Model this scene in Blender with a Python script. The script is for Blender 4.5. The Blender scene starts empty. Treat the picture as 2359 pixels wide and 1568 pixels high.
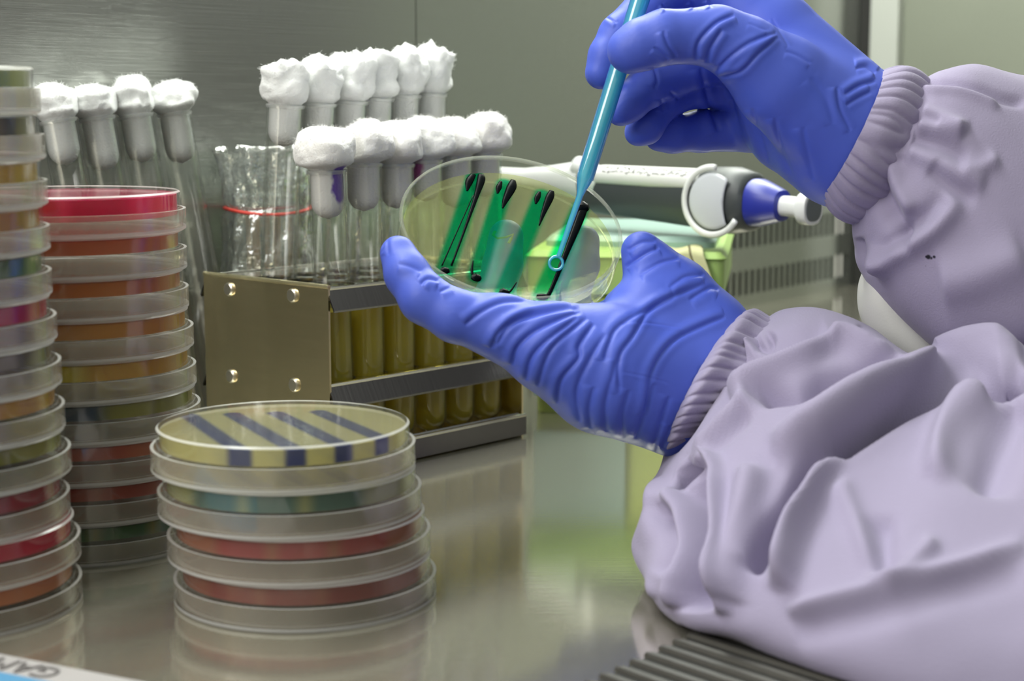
import bpy, math, random
import numpy as np
from mathutils import Vector, Matrix
from mathutils import noise as mnoise

# ------------------------------------------------------------------ camera
F_PX, CX, CY = 3900.0, 1179.5, 784.0
CAM_H, PITCH = 0.171, math.radians(8.2)
sc = bpy.context.scene
COL = sc.collection
CP, SP = math.cos(PITCH), math.sin(PITCH)

cd = bpy.data.cameras.new('camera')
cam = bpy.data.objects.new('camera', cd)
COL.objects.link(cam)
cam.location = (0, 0, CAM_H)
cam.rotation_euler = (math.pi / 2 - PITCH, 0, 0)
cd.sensor_width = 36.0
cd.lens = 36.0 * F_PX / 2359.0
cd.clip_start = 0.01
cd.dof.use_dof = True
cd.dof.focus_distance = 0.70
cd.dof.aperture_fstop = 13.0
sc.camera = cam

# ------------------------------------------------------------------ world, light, exposure
vs = sc.view_settings
vs.view_transform = 'Standard'
vs.look = 'None'
vs.gamma = 1.0
vs.use_curve_mapping = False
vs.exposure = 0.18
sc.cycles.use_adaptive_sampling = True
sc.cycles.adaptive_threshold = 0.09
sc.cycles.adaptive_min_samples = 16
sc.cycles.max_bounces = 10
sc.cycles.transparent_max_bounces = 64
sc.cycles.transmission_bounces = 10
sc.cycles.glossy_bounces = 5
sc.cycles.diffuse_bounces = 3
sc.cycles.caustics_reflective = False
sc.cycles.caustics_refractive = False

w = bpy.data.worlds.new('lab_ambient')
sc.world = w
w.use_nodes = True
nt = w.node_tree
nt.nodes.clear()
out = nt.nodes.new('ShaderNodeOutputWorld')
bg = nt.nodes.new('ShaderNodeBackground')
tc = nt.nodes.new('ShaderNodeTexCoord')
sx = nt.nodes.new('ShaderNodeSeparateXYZ')
rp = nt.nodes.new('ShaderNodeValToRGB')
mr = nt.nodes.new('ShaderNodeMapRange')
mr.inputs['From Min'].default_value = -0.4
mr.inputs['From Max'].default_value = 0.9
nt.links.new(tc.outputs['Generated'], sx.inputs[0])
nt.links.new(sx.outputs['Z'], mr.inputs['Value'])
nt.links.new(mr.outputs[0], rp.inputs[0])
def wdot(v):
    d = nt.nodes.new('ShaderNodeVectorMath'); d.operation = 'DOT_PRODUCT'
    nt.links.new(tc.outputs['Generated'], d.inputs[0]); d.inputs[1].default_value = v
    return d.outputs['Value']


def wmix(fac_socket, lo, hi, a_socket, colour, mode='MIX'):
    r = nt.nodes.new('ShaderNodeMapRange'); r.interpolation_type = 'SMOOTHSTEP'
    r.inputs['From Min'].default_value = lo; r.inputs['From Max'].default_value = hi
    nt.links.new(fac_socket, r.inputs['Value'])
    x = nt.nodes.new('ShaderNodeMix'); x.data_type = 'RGBA'; x.blend_type = mode
    nt.links.new(r.outputs[0], x.inputs[0]); nt.links.new(a_socket, x.inputs[6]); x.inputs[7].default_value = colour
    return x.outputs[2]


# tan tint added at left for the rack panel to mirror; operator's shade painted at near right
wc = wmix(wdot((-1.0, 0.0, -0.6)), 0.45, 0.9, rp.outputs[0], (0.66, 0.53, 0.28, 1))
wc = wmix(wdot((0.74, -0.58, -0.34)), 0.45, 0.85, wc, (0.07, 0.065, 0.075, 1), 'MULTIPLY')
def wmath(op, a, b):
    n = nt.nodes.new('ShaderNodeMath'); n.operation = op
    for i, q in enumerate((a, b)):
        if isinstance(q, (int, float)): n.inputs[i].default_value = q
        else: nt.links.new(q, n.inputs[i])
    return n.outputs[0]


def wstep(v, lo, hi):
    r = nt.nodes.new('ShaderNodeMapRange'); r.interpolation_type = 'SMOOTHSTEP'
    r.inputs['From Min'].default_value = lo; r.inputs['From Max'].default_value = hi
    nt.links.new(v, r.inputs['Value'])
    return r.outputs[0]


# dark upright band painted into the world for the steel to mirror, in the operator's place
ratio = wmath('DIVIDE', sx.outputs['Y'], wmath('MAXIMUM', sx.outputs['X'], 0.001))
body = wmath('MULTIPLY', wstep(ratio, 0.07, 0.12), wmath('SUBTRACT', 1.0, wstep(ratio, 0.55, 0.9)))
body = wmath('MULTIPLY', body, wstep(sx.outputs['X'], 0.2, 0.4))
body = wmath('MULTIPLY', body, wmath('SUBTRACT', 1.0, wstep(sx.outputs['Z'], 0.45, 0.7)))
wc = wmix(body, 0.0, 1.0, wc, (0.22, 0.21, 0.22, 1), 'MULTIPLY')
nt.links.new(wc, bg.inputs[0])
nt.links.new(bg.outputs[0], out.inputs[0])
rp.color_ramp.elements[0].color = (0.34, 0.32, 0.29, 1)
rp.color_ramp.elements[1].color = (0.72, 0.76, 0.67, 1)
bg.inputs[1].default_value = 1.0


def area(name, loc, target, sx_, sy_, power, color, along=None):
    ld = bpy.data.lights.new(name, 'AREA')
    ld.shape = 'RECTANGLE'
    ld.size, ld.size_y = sx_, sy_
    ld.energy = power
    ld.color = color
    o = bpy.data.objects.new(name, ld)
    COL.objects.link(o)
    o.location = loc
    d = Vector(target) - Vector(loc)
    o.rotation_mode = 'QUATERNION'
    o.rotation_quaternion = d.to_track_quat('-Z', 'Y')
    if along is not None:
        zz = -d.normalized(); xx = (Vector(along) - zz * zz.dot(Vector(along))).normalized(); yy = zz.cross(xx)
        o.rotation_quaternion = Matrix((xx, yy, zz)).transposed().to_quaternion()
    return o


# the cabinet's fluorescent lamp, along the cabinet and over the worktop
area('cabinet_lamp', (-0.02, 0.98, 0.62), (-0.02, 0.86, 0.0), 1.3, 0.12, 8.5, (0.97, 1.0, 0.93), (0.59, 0.807, 0))
# unseen fill light added at the left to brighten dishes and cotton
area('left_fill', (-0.80, -0.05, 0.8), (-0.15, 0.80, 0.1), 0.6, 0.8, 9.5, (1.0, 0.985, 0.95))

# ------------------------------------------------------------------ geometry helpers
CAMV = Vector((0, 0, CAM_H))
UPV = Vector((0, SP, CP))
FWD = Vector((0, CP, -SP))
RGT = Vector((1, 0, 0))


def P(px, py, z):
    """the place seen at this pixel of the photograph, z metres along the camera axis"""
    return CAMV + RGT * ((px - CX) / F_PX * z) + UPV * ((CY - py) / F_PX * z) + FWD * z


def proj(V):
    V = np.asarray(V, float)
    r = V - np.array(CAMV)
    x = r[:, 0]
    y = r @ np.array(UPV)
    z = r @ np.array(FWD)
    return np.stack([CX + F_PX * x / z, CY - F_PX * y / z, z], 1)


def mesh_obj(name, verts, faces, mat, parent=None, smooth=True, mats=None, fmat=None):
    me = bpy.data.meshes.new(name)
    me.from_pydata([tuple(v) for v in verts], [], [tuple(f) for f in faces])
    me.materials.append(mat)
    for m in (mats or []):
        me.materials.append(m)
    if fmat is not None:
        me.polygons.foreach_set('material_index', fmat)
    if smooth:
        me.polygons.foreach_set('use_smooth', [True] * len(me.polygons))
    me.update()
    o = bpy.data.objects.new(name, me)
    COL.objects.link(o)
    if parent is not None:
        o.parent = parent
    return o


def sharp(o, deg=35):
    me = o.data
    try:
        me.set_sharp_from_angle(angle=math.radians(deg))
    except Exception:
        pass
    return o


def empty(name, loc=(0, 0, 0), label=None, cat=None, group=None, mat=None):
    o = bpy.data.objects.new(name, None)
    o.empty_display_size = 0.01
    COL.objects.link(o)
    if mat is not None:
        o.matrix_world = mat
    else:
        o.location = loc
    tag(o, label, cat, group)
    return o


def tag(o, label=None, cat=None, group=None, kind=None):
    if label: o['label'] = label
    if cat: o['category'] = cat
    if group: o['group'] = group
    if kind: o['kind'] = kind
    return o


class MB:
    def __init__(self):
        self.v, self.f, self.m = [], [], []

    def add(self, v, f, mi=0):
        n = len(self.v)
        self.v += [Vector(p) for p in v]
        self.f += [tuple(i + n for i in q) for q in f]
        self.m += [mi] * len(f)
        return self

    def box(self, o, ex, ey, ez, mi=0):
        o, ex, ey, ez = Vector(o), Vector(ex), Vector(ey), Vector(ez)
        v = [o, o + ex, o + ex + ey, o + ey, o + ez, o + ex + ez, o + ex + ey + ez, o + ey + ez]
        f = [(0, 3, 2, 1), (4, 5, 6, 7), (0, 1, 5, 4), (1, 2, 6, 5), (2, 3, 7, 6), (3, 0, 4, 7)]
        return self.add(v, f, mi)

    def lathe(self, prof, n=64, M=None, mi=0, closed=True, mis=None):
        """profile of (r, z); closed joins the last point to the first"""
        v, f, base = [], [], len(self.v)
        k = len(prof)
        for (r, z) in prof:
            for j in range(n):
                a = 2 * math.pi * j / n
                p = Vector((r * math.cos(a), r * math.sin(a), z))
                v.append(M @ p if M is not None else p)
        segs = range(k) if closed else range(k - 1)
        ms = []
        for i in segs:
            i2 = (i + 1) % k
            if prof[i][0] < 1e-9 and prof[i2][0] < 1e-9:
                continue
            for j in range(n):
                j2 = (j + 1) % n
                if prof[i][0] < 1e-9:
                    q = (i * n, i2 * n + j2, i2 * n + j)
                    q = (i * n + j, i2 * n + j2, i2 * n + j)
                    f.append((i * n, i2 * n + j2, i2 * n + j))
                elif prof[i2][0] < 1e-9:
                    f.append((i * n + j, i * n + j2, i2 * n))
                else:
                    f.append((i * n + j, i * n + j2, i2 * n + j2, i2 * n + j))
                ms.append(mis[i] if mis else mi)
        nb = len(self.v)
        self.v += v
        self.f += [tuple(i + nb for i in q) for q in f]
        self.m += ms
        return self

    def tube(self, pts, radii, n=12, mi=0, cap=True, flat=None):
        pts = [Vector(p) for p in pts]
        if not hasattr(radii, '__len__'):
            radii = [radii] * len(pts)
        v, f = [], []
        ref = None
        for i, p in enumerate(pts):
            t = (pts[min(i + 1, len(pts) - 1)] - pts[max(i - 1, 0)]).normalized()
            if ref is None:
                ref = t.orthogonal().normalized()
            ref = (ref - t * ref.dot(t)).normalized()
            b = t.cross(ref)
            for j in range(n):
                a = 2 * math.pi * j / n
                d = ref * math.cos(a) + b * math.sin(a)
                if flat is not None:
                    nn, s = flat
                    d = d - nn * (d.dot(nn) * (1 - s))
                v.append(p + d * radii[i])
        for i in range(len(pts) - 1):
            for j in range(n):
                j2 = (j + 1) % n
                f.append((i * n + j, i * n + j2, (i + 1) * n + j2, (i + 1) * n + j))
        if cap:
            f.append(tuple(reversed(range(n))))
            f.append(tuple((len(pts) - 1) * n + j for j in range(n)))
        return self.add(v, f, mi)

    def build(self, name, mat, parent=None, smooth=True, mats=None, angle=35):
        used = sorted({i for q in self.f for i in q})
        mp = {a: b for b, a in enumerate(used)}
        o = mesh_obj(name, [self.v[i] for i in used], [[mp[i] for i in q] for q in self.f],
                     mat, parent, smooth, mats, self.m)
        if smooth:
            sharp(o, angle)
        return o


def catmull(P_, n):
    P_ = np.asarray(P_, float)
    k = len(P_)
    outp = []
    for t in np.linspace(0, k - 1, n):
        i = min(int(t), k - 2)
        u = t - i
        p0 = P_[max(i - 1, 0)]; p1 = P_[i]; p2 = P_[i + 1]; p3 = P_[min(i + 2, k - 1)]
        outp.append(0.5 * ((2 * p1) + (-p0 + p2) * u + (2 * p0 - 5 * p1 + 4 * p2 - p3) * u * u + (-p0 + 3 * p1 - 3 * p2 + p3) * u ** 3))
    return np.array(outp)


# ------------------------------------------------------------------ material helpers
def mat(name):
    m = bpy.data.materials.new(name)
    m.use_nodes = True
    m.node_tree.nodes.clear()
    return m, m.node_tree.nodes, m.node_tree.links


def node(ns, kind, **kw):
    n = ns.new(kind)
    for k, v in kw.items():
        setattr(n, k, v)
    return n


def math_(ns, ls, op, a, b=None, clamp=False):
    n = ns.new('ShaderNodeMath'); n.operation = op; n.use_clamp = clamp
    for i, x in enumerate((a, b)):
        if x is None: continue
        if hasattr(x, 'links') or isinstance(x, bpy.types.NodeSocket): ls.new(x, n.inputs[i])
        else: n.inputs[i].default_value = x
    return n.outputs[0]


def noise_bump(ns, ls, scale, strength, dist=0.001, detail=3, coord='Object', sc3=None):
    tcn = ns.new('ShaderNodeTexCoord')
    mp = ns.new('ShaderNodeMapping')
    if sc3: mp.inputs['Scale'].default_value = sc3
    ls.new(tcn.outputs[coord], mp.inputs[0])
    nz = ns.new('ShaderNodeTexNoise')
    nz.inputs['Scale'].default_value = scale
    nz.inputs['Detail'].default_value = detail
    ls.new(mp.outputs[0], nz.inputs['Vector'])
    b = ns.new('ShaderNodeBump')
    b.inputs['Strength'].default_value = strength
    b.inputs['Distance'].default_value = dist
    ls.new(nz.outputs[0], b.inputs['Height'])
    return b.outputs[0], nz.outputs[0]


def c4(c): return (c[0], c[1], c[2], 1.0)


def srgb(r, g, b):
    f = lambda x: (x / 255 / 12.92) if x / 255 <= 0.04045 else ((x / 255 + 0.055) / 1.055) ** 2.4
    return (f(r), f(g), f(b))


def pbr(name, col, rough=0.5, metal=0.0, bump=None, coat=0.0, spec=0.5, sheen=0.0, vary=0.0, sss=0.0):
    m, ns, ls = mat(name)
    o = ns.new('ShaderNodeOutputMaterial')
    b = ns.new('ShaderNodeBsdfPrincipled')
    b.inputs['Base Color'].default_value = c4(col)
    b.inputs['Roughness'].default_value = rough
    b.inputs['Metallic'].default_value = metal
    b.inputs['Specular IOR Level'].default_value = spec
    b.inputs['Coat Weight'].default_value = coat
    b.inputs['Sheen Weight'].default_value = sheen
    if sss:
        b.inputs['Subsurface Weight'].default_value = sss
        b.inputs['Subsurface Radius'].default_value = (1, 1, 1)
        b.inputs['Subsurface Scale'].default_value = 0.006
    if bump:
        nb, nv = noise_bump(ns, ls, *bump)
        ls.new(nb, b.inputs['Normal'])
        if vary:
            mx = node(ns, 'ShaderNodeMix', data_type='RGBA')
            mx.inputs[6].default_value = c4([c * (1 - vary) for c in col])
            mx.inputs[7].default_value = c4([min(1, c * (1 + vary)) for c in col])
            ls.new(nv, mx.inputs[0])
            ls.new(mx.outputs[2], b.inputs['Base Color'])
    ls.new(b.outputs[0], o.inputs[0])
    return m


def clear(name, tint=(0.97, 0.98, 0.97), edge=0.55, haze=0.05, haze_col=(0.85, 0.85, 0.82), rough=0.06, base=0.04, power=3.0, edge_tint=None, bump=None):
    """thin-walled clear plastic or glass: it lets light through, mirrors at a slant, carries a little haze"""
    m, ns, ls = mat(name)
    o = ns.new('ShaderNodeOutputMaterial')
    tr = ns.new('ShaderNodeBsdfTransparent')
    gl = ns.new('ShaderNodeBsdfGlossy'); gl.inputs['Roughness'].default_value = rough
    df = ns.new('ShaderNodeBsdfDiffuse'); df.inputs[0].default_value = c4(haze_col)
    tl = ns.new('ShaderNodeBsdfTranslucent'); tl.inputs[0].default_value = c4(haze_col)
    dm = ns.new('ShaderNodeMixShader'); dm.inputs[0].default_value = 0.5
    ls.new(df.outputs[0], dm.inputs[1]); ls.new(tl.outputs[0], dm.inputs[2])
    lw = ns.new('ShaderNodeLayerWeight'); lw.inputs[0].default_value = 0.5
    fp = math_(ns, ls, 'POWER', lw.outputs['Facing'], power)
    if edge_tint:
        mx = node(ns, 'ShaderNodeMix', data_type='RGBA')
        mx.inputs[6].default_value = c4(tint); mx.inputs[7].default_value = c4(edge_tint)
        ls.new(math_(ns, ls, 'POWER', lw.outputs['Facing'], 2.0), mx.inputs[0])
        ls.new(mx.outputs[2], tr.inputs[0])
    else:
        tr.inputs[0].default_value = c4(tint)
    m1 = ns.new('ShaderNodeMixShader'); m1.inputs[0].default_value = haze
    ls.new(tr.outputs[0], m1.inputs[1]); ls.new(dm.outputs[0], m1.inputs[2])
    fac = math_(ns, ls, 'ADD', math_(ns, ls, 'MULTIPLY', fp, edge), base, clamp=True)
    m2 = ns.new('ShaderNodeMixShader'); ls.new(fac, m2.inputs[0])
    ls.new(m1.outputs[0], m2.inputs[1]); ls.new(gl.outputs[0], m2.inputs[2])
    if bump:
        nb, _ = noise_bump(ns, ls, *bump)
        ls.new(nb, gl.inputs['Normal'])
    ls.new(m2.outputs[0], o.inputs[0])
    return m


def agar(name, col, col2=None, segs=(), width=0.004, soft=0.003, clearness=0.3, patch=0.0, gloss=0.05, tcol=None, tcol2=None, gain=1.0):
    """gel: part see-through, part milky; dye drawn along strokes given in the dish's own plane"""
    m, ns, ls = mat(name)
    o = ns.new('ShaderNodeOutputMaterial')
    tcn = ns.new('ShaderNodeTexCoord')
    cs = None; ts = None
    col = tuple(min(0.92, c * gain) for c in col)
    if col2 is not None: col2 = tuple(min(0.92, c * gain) for c in col2)
    if col2 is not None:
        fac = None
        if segs:
            fl = node(ns, 'ShaderNodeVectorMath', operation='MULTIPLY')
            ls.new(tcn.outputs['Object'], fl.inputs[0]); fl.inputs[1].default_value = (1, 1, 0)
            for (ax, ay, bx, by) in segs:
                ba = Vector((bx - ax, by - ay, 0))
                pa = node(ns, 'ShaderNodeVectorMath', operation='SUBTRACT')
                ls.new(fl.outputs[0], pa.inputs[0]); pa.inputs[1].default_value = (ax, ay, 0)
                dt = node(ns, 'ShaderNodeVectorMath', operation='DOT_PRODUCT')
                ls.new(pa.outputs[0], dt.inputs[0]); dt.inputs[1].default_value = ba
                h = math_(ns, ls, 'MULTIPLY', dt.outputs['Value'], 1.0 / ba.length_squared, clamp=True)
                s = node(ns, 'ShaderNodeVectorMath', operation='SCALE')
                s.inputs[0].default_value = ba; ls.new(h, s.inputs['Scale'])
                df = node(ns, 'ShaderNodeVectorMath', operation='SUBTRACT')
                ls.new(pa.outputs[0], df.inputs[0]); ls.new(s.outputs[0], df.inputs[1])
                ln = node(ns, 'ShaderNodeVectorMath', operation='LENGTH'); ls.new(df.outputs[0], ln.inputs[0])
                fac = ln.outputs['Value'] if fac is None else math_(ns, ls, 'MINIMUM', fac, ln.outputs['Value'])
            mr_ = ns.new('ShaderNodeMapRange'); mr_.interpolation_type = 'SMOOTHSTEP'
            mr_.inputs['From Min'].default_value = width; mr_.inputs['From Max'].default_value = width + soft
            mr_.inputs['To Min'].default_value = 1.0; mr_.inputs['To Max'].default_value = 0.0
            ls.new(fac, mr_.inputs['Value'])
            fac = mr_.outputs[0]
        else:
            nz = ns.new('ShaderNodeTexNoise'); nz.inputs['Scale'].default_value = 26; nz.inputs['Detail'].default_value = 1
            ls.new(tcn.outputs['Object'], nz.inputs['Vector'])
            mr_ = ns.new('ShaderNodeMapRange'); mr_.inputs['From Min'].default_value = 0.62 - patch; mr_.inputs['From Max'].default_value = 0.75 - patch
            ls.new(nz.outputs[0], mr_.inputs['Value']); fac = mr_.outputs[0]
        mx = node(ns, 'ShaderNodeMix', data_type='RGBA')
        mx.inputs[6].default_value = c4(col); mx.inputs[7].default_value = c4(col2)
        ls.new(fac, mx.inputs[0]); cs = mx.outputs[2]
        if tcol is not None:
            mx = node(ns, 'ShaderNodeMix', data_type='RGBA')
            mx.inputs[6].default_value = c4(tcol); mx.inputs[7].default_value = c4(tcol2)
            ls.new(fac, mx.inputs[0]); ts = mx.outputs[2]
    tr = ns.new('ShaderNodeBsdfTransparent'); df = ns.new('ShaderNodeBsdfDiffuse'); tl = ns.new('ShaderNodeBsdfTranslucent')
    gl = ns.new('ShaderNodeBsdfGlossy'); gl.inputs['Roughness'].default_value = 0.08
    for n_ in (tr, df, tl):
        if ts is not None and n_ is tr: ls.new(ts, n_.inputs[0])
        elif cs is not None: ls.new(cs, n_.inputs[0])
        else: n_.inputs[0].default_value = c4(col)
    a1 = ns.new('ShaderNodeMixShader'); a1.inputs[0].default_value = 0.5
    ls.new(df.outputs[0], a1.inputs[1]); ls.new(tl.outputs[0], a1.inputs[2])
    a2 = ns.new('ShaderNodeMixShader'); a2.inputs[0].default_value = clearness
    ls.new(a1.outputs[0], a2.inputs[1]); ls.new(tr.outputs[0], a2.inputs[2])
    lw = ns.new('ShaderNodeLayerWeight'); lw.inputs[0].default_value = 0.5
    fac = math_(ns, ls, 'ADD', math_(ns, ls, 'MULTIPLY', math_(ns, ls, 'POWER', lw.outputs['Facing'], 4.0), 0.25), gloss * 0.4, clamp=True)
    a3 = ns.new('ShaderNodeMixShader'); ls.new(fac, a3.inputs[0])
    ls.new(a2.outputs[0], a3.inputs[1]); ls.new(gl.outputs[0], a3.inputs[2])
    ls.new(a3.outputs[0], o.inputs[0])
    return m


def steel(name, col, rough, brush=(900, 8, 900), bstr=0.12, scale=1.0, metal=1.0):
    m, ns, ls = mat(name)
    o = ns.new('ShaderNodeOutputMaterial'); b = ns.new('ShaderNodeBsdfPrincipled')
    b.inputs['Base Color'].default_value = c4(col); b.inputs['Metallic'].default_value = metal
    tcn = ns.new('ShaderNodeTexCoord'); mp = ns.new('ShaderNodeMapping'); mp.inputs['Scale'].default_value = brush
    ls.new(tcn.outputs['Object'], mp.inputs[0])
    nz = ns.new('ShaderNodeTexNoise'); nz.inputs['Scale'].default_value = scale; nz.inputs['Detail'].default_value = 4
    ls.new(mp.outputs[0], nz.inputs['Vector'])
    mr_ = ns.new('ShaderNodeMapRange'); mr_.inputs['To Min'].default_value = rough * 0.75; mr_.inputs['To Max'].default_value = rough * 1.3
    ls.new(nz.outputs[0], mr_.inputs['Value']); ls.new(mr_.outputs[0], b.inputs['Roughness'])
    bp = ns.new('ShaderNodeBump'); bp.inputs['Strength'].default_value = bstr; bp.inputs['Distance'].default_value = 0.0004
    ls.new(nz.outputs[0], bp.inputs['Height']); ls.new(bp.outputs[0], b.inputs['Normal'])
    ls.new(b.outputs[0], o.inputs[0])
    return m


# ------------------------------------------------------------------ materials
M_wall = steel('brushed_steel_wall', (0.45, 0.465, 0.43), 0.13, (14, 14, 1500), 0.30, 1.0, 0.72)
M_top = steel('worktop_steel', (0.70, 0.665, 0.545), 0.10, (40, 900, 40), 0.05, 1.0, 0.85)
M_rack = steel('rack_steel', (0.62, 0.60, 0.54), 0.16, (30, 30, 700), 0.05)
M_panel = steel('end_panel_steel_warmed', (0.92, 0.80, 0.52), 0.18, (30, 30, 700), 0.05)  # steel tinted golden to stand for a tan reflection
M_lip = steel('shelf_edge_steel_darkened', (0.16, 0.155, 0.16), 0.16, (700, 30, 30), 0.05)  # rack steel darkened to imitate the dark surroundings its edges mirror
M_rivet = pbr('rivet_metal', (0.62, 0.58, 0.5), 0.32, 1.0, (700, 0.25, 0.0005))
M_dark = pbr('dark_cavity', (0.02, 0.02, 0.018), 0.8)
M_post = pbr('painted_post', (0.50, 0.52, 0.47), 0.4, 0.0)
M_side = pbr('side_panel', (0.27, 0.29, 0.23), 0.35, 0.2, (3.0, 0.1, 0.002), vary=0.25)
M_grille = pbr('grille_steel', (0.10, 0.095, 0.088), 0.4, 0.7)
M_plastic = clear('dish_plastic', (0.975, 0.975, 0.965), 0.45, 0.035, (0.86, 0.84, 0.78))
M_lid = clear('lid_plastic', (0.985, 0.98, 0.965), 0.40, 0.17, (0.96, 0.89, 0.76))
M_edge = clear('whitened_plastic_edge', (0.9, 0.9, 0.88), 0.2, 0.75, (0.97, 0.96, 0.94), 0.2)  # whitened so the edges look as if catching light
M_held = clear('held_dish_plastic', (0.99, 0.992, 0.985), 0.75, 0.004, (0.85, 0.88, 0.75), 0.04, 0.004, 5.0)
M_rim = clear('held_dish_rim', (0.90, 0.92, 0.86), 0.55, 0.18, (0.95, 0.96, 0.84), 0.06, 0.05, 3.0)
M_glass = clear('tube_glass', (0.995, 0.995, 0.993), 0.6, 0.012, (0.9, 0.9, 0.88), 0.03, 0.03, 2.8, (0.83, 0.85, 0.83))
M_bead = clear('tube_rim_highlight', (0.95, 0.96, 0.95), 0.5, 0.35, (0.95, 0.96, 0.95), 0.1, 0.1, 2.0)  # whitish haze stands for the highlight on the rim
M_film = clear('plastic_film', (0.93, 0.95, 0.94), 0.7, 0.10, (0.8, 0.82, 0.8), 0.10, 0.14, 1.6, None, (90, 1.0, 0.004))
M_cotton = pbr('white_cotton', (0.90, 0.91, 0.90), 0.95, 0, (900, 0.5, 0.001, 4), spec=0.1, sheen=0.3, sss=0.6)
M_cotton2 = pbr('cream_cotton', (0.90, 0.88, 0.86), 0.95, 0, (900, 0.5, 0.001, 4), spec=0.1, sheen=0.3, sss=0.6)
M_glove = pbr('blue_nitrile', srgb(76, 96, 198), 0.48, 0, (420, 0.10, 0.0006, 4), spec=0.35)
M_gown = pbr('lilac_cotton', srgb(155, 147, 174), 0.9, 0, (1500, 0.35, 0.0004, 2), spec=0.12, sheen=0.15)
M_lining = pbr('white_lining', (0.66, 0.66, 0.62), 0.9, 0, (1200, 0.2, 0.0004), spec=0.1)
M_red = pbr('red_rubber', (0.75, 0.07, 0.05), 0.5)
M_wood = pbr('pale_wood', (0.62, 0.45, 0.24), 0.7, 0, (200, 0.2, 0.0005))
M_white = pbr('white_plastic', (0.78, 0.79, 0.78), 0.35)
M_grey = pbr('dark_grey_plastic', (0.045, 0.052, 0.055), 0.42)
M_pale = pbr('pale_grey_plastic', (0.60, 0.62, 0.66), 0.3)
M_blue = pbr('blue_plastic', (0.018, 0.03, 0.32), 0.35)
M_btn = pbr('grey_button', (0.10, 0.115, 0.125), 0.5)
M_paper = pbr('label_paper', (0.70, 0.70, 0.68), 0.7)
M_ink = pbr('black_ink', (0.03, 0.03, 0.03), 0.6)
M_green = pbr('green_polypropylene', (0.40, 0.58, 0.18), 0.4, spec=0.4)
M_lime = pbr('lime_polypropylene', (0.56, 0.68, 0.17), 0.4, spec=0.4)
M_teal = pbr('teal_polypropylene', (0.36, 0.52, 0.46), 0.35)
M_cloth = pbr('yellow_cloth', (0.62, 0.62, 0.34), 0.8, 0, (300, 0.2, 0.001))
M_stripe = pbr('brown_stripe', (0.16, 0.14, 0.07), 0.8)
M_carton = pbr('white_carton', (0.34, 0.32, 0.32), 0.5)
M_cblue = pbr('carton_blue', (0.06, 0.22, 0.40), 0.5)
M_black = pbr('black_dye', (0.001, 0.002, 0.003), 0.22, spec=0.02)
M_marker = pbr('marker_ink', (0.10, 0.14, 0.12), 0.7)

m, ns, ls = mat('yellow_broth')
o_ = ns.new('ShaderNodeOutputMaterial'); g = ns.new('ShaderNodeBsdfGlass'); g.inputs['Color'].default_value = (0.98, 0.89, 0.38, 1); g.inputs['IOR'].default_value = 1.33
g.inputs['Roughness'].default_value = 0.02
t_ = ns.new('ShaderNodeBsdfTransparent'); t_.inputs[0].default_value = (0.97, 0.87, 0.34, 1)
x_ = ns.new('ShaderNodeMixShader'); x_.inputs[0].default_value = 0.85
ls.new(g.outputs[0], x_.inputs[1]); ls.new(t_.outputs[0], x_.inputs[2])
tl_ = ns.new('ShaderNodeBsdfDiffuse'); tl_.inputs[0].default_value = (0.95, 0.80, 0.10, 1)
x2 = ns.new('ShaderNodeMixShader'); x2.inputs[0].default_value = 0.42
ls.new(x_.outputs[0], x2.inputs[1]); ls.new(tl_.outputs[0], x2.inputs[2]); ls.new(x2.outputs[0], o_.inputs[0])
M_broth = m

m, ns, ls = mat('cyan_loop_plastic')
o_ = ns.new('ShaderNodeOutputMaterial')
lw = ns.new('ShaderNodeLayerWeight'); lw.inputs[0].default_value = 0.5
rmp = ns.new('ShaderNodeValToRGB')
rmp.color_ramp.elements[0].color = (0.16, 0.82, 0.90, 1); rmp.color_ramp.elements[1].color = (0.02, 0.24, 0.80, 1)
ls.new(lw.outputs['Facing'], rmp.inputs[0])
t_ = ns.new('ShaderNodeBsdfTransparent'); ls.new(rmp.outputs[0], t_.inputs[0])
d_ = ns.new('ShaderNodeBsdfTranslucent'); ls.new(rmp.outputs[0], d_.inputs[0])
d2 = ns.new('ShaderNodeBsdfDiffuse'); ls.new(rmp.outputs[0], d2.inputs[0])
a_ = ns.new('ShaderNodeMixShader'); a_.inputs[0].default_value = 0.5; ls.new(d_.outputs[0], a_.inputs[1]); ls.new(d2.outputs[0], a_.inputs[2])
b_ = ns.new('ShaderNodeMixShader'); b_.inputs[0].default_value = 0.22; ls.new(a_.outputs[0], b_.inputs[1]); ls.new(t_.outputs[0], b_.inputs[2])
gl = ns.new('ShaderNodeBsdfGlossy'); gl.inputs['Roughness'].default_value = 0.07
c_ = ns.new('ShaderNodeMixShader')
ls.new(math_(ns, ls, 'ADD', math_(ns, ls, 'MULTIPLY', math_(ns, ls, 'POWER', lw.outputs['Facing'], 2.5), 0.45), 0.13, clamp=True), c_.inputs[0])
ls.new(b_.outputs[0], c_.inputs[1]); ls.new(gl.outputs[0], c_.inputs[2]); ls.new(c_.outputs[0], o_.inputs[0])
M_loop = m

# ------------------------------------------------------------------ setting
DW = Vector((0.59, 0.807, 0)).normalized()      # along the cabinet's back wall
NW = Vector((DW.y, -DW.x, 0))                   # out of the back wall, towards the operator
W0 = Vector((-0.288, 0.722, 0))
T_CORNER = 1.02
CORNER = W0 + DW * T_CORNER
Z = Vector((0, 0, 1))

mb = MB()
mb.box(Vector((-1.2, 0.0, -0.004)), (2.6, 0, 0), (0, 2.4, 0), (0, 0, 0.004))
tag(mb.build('floor', M_top, smooth=False), 'polished stainless steel worktop under all the dishes and racks', 'worktop', kind='structure')


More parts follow.
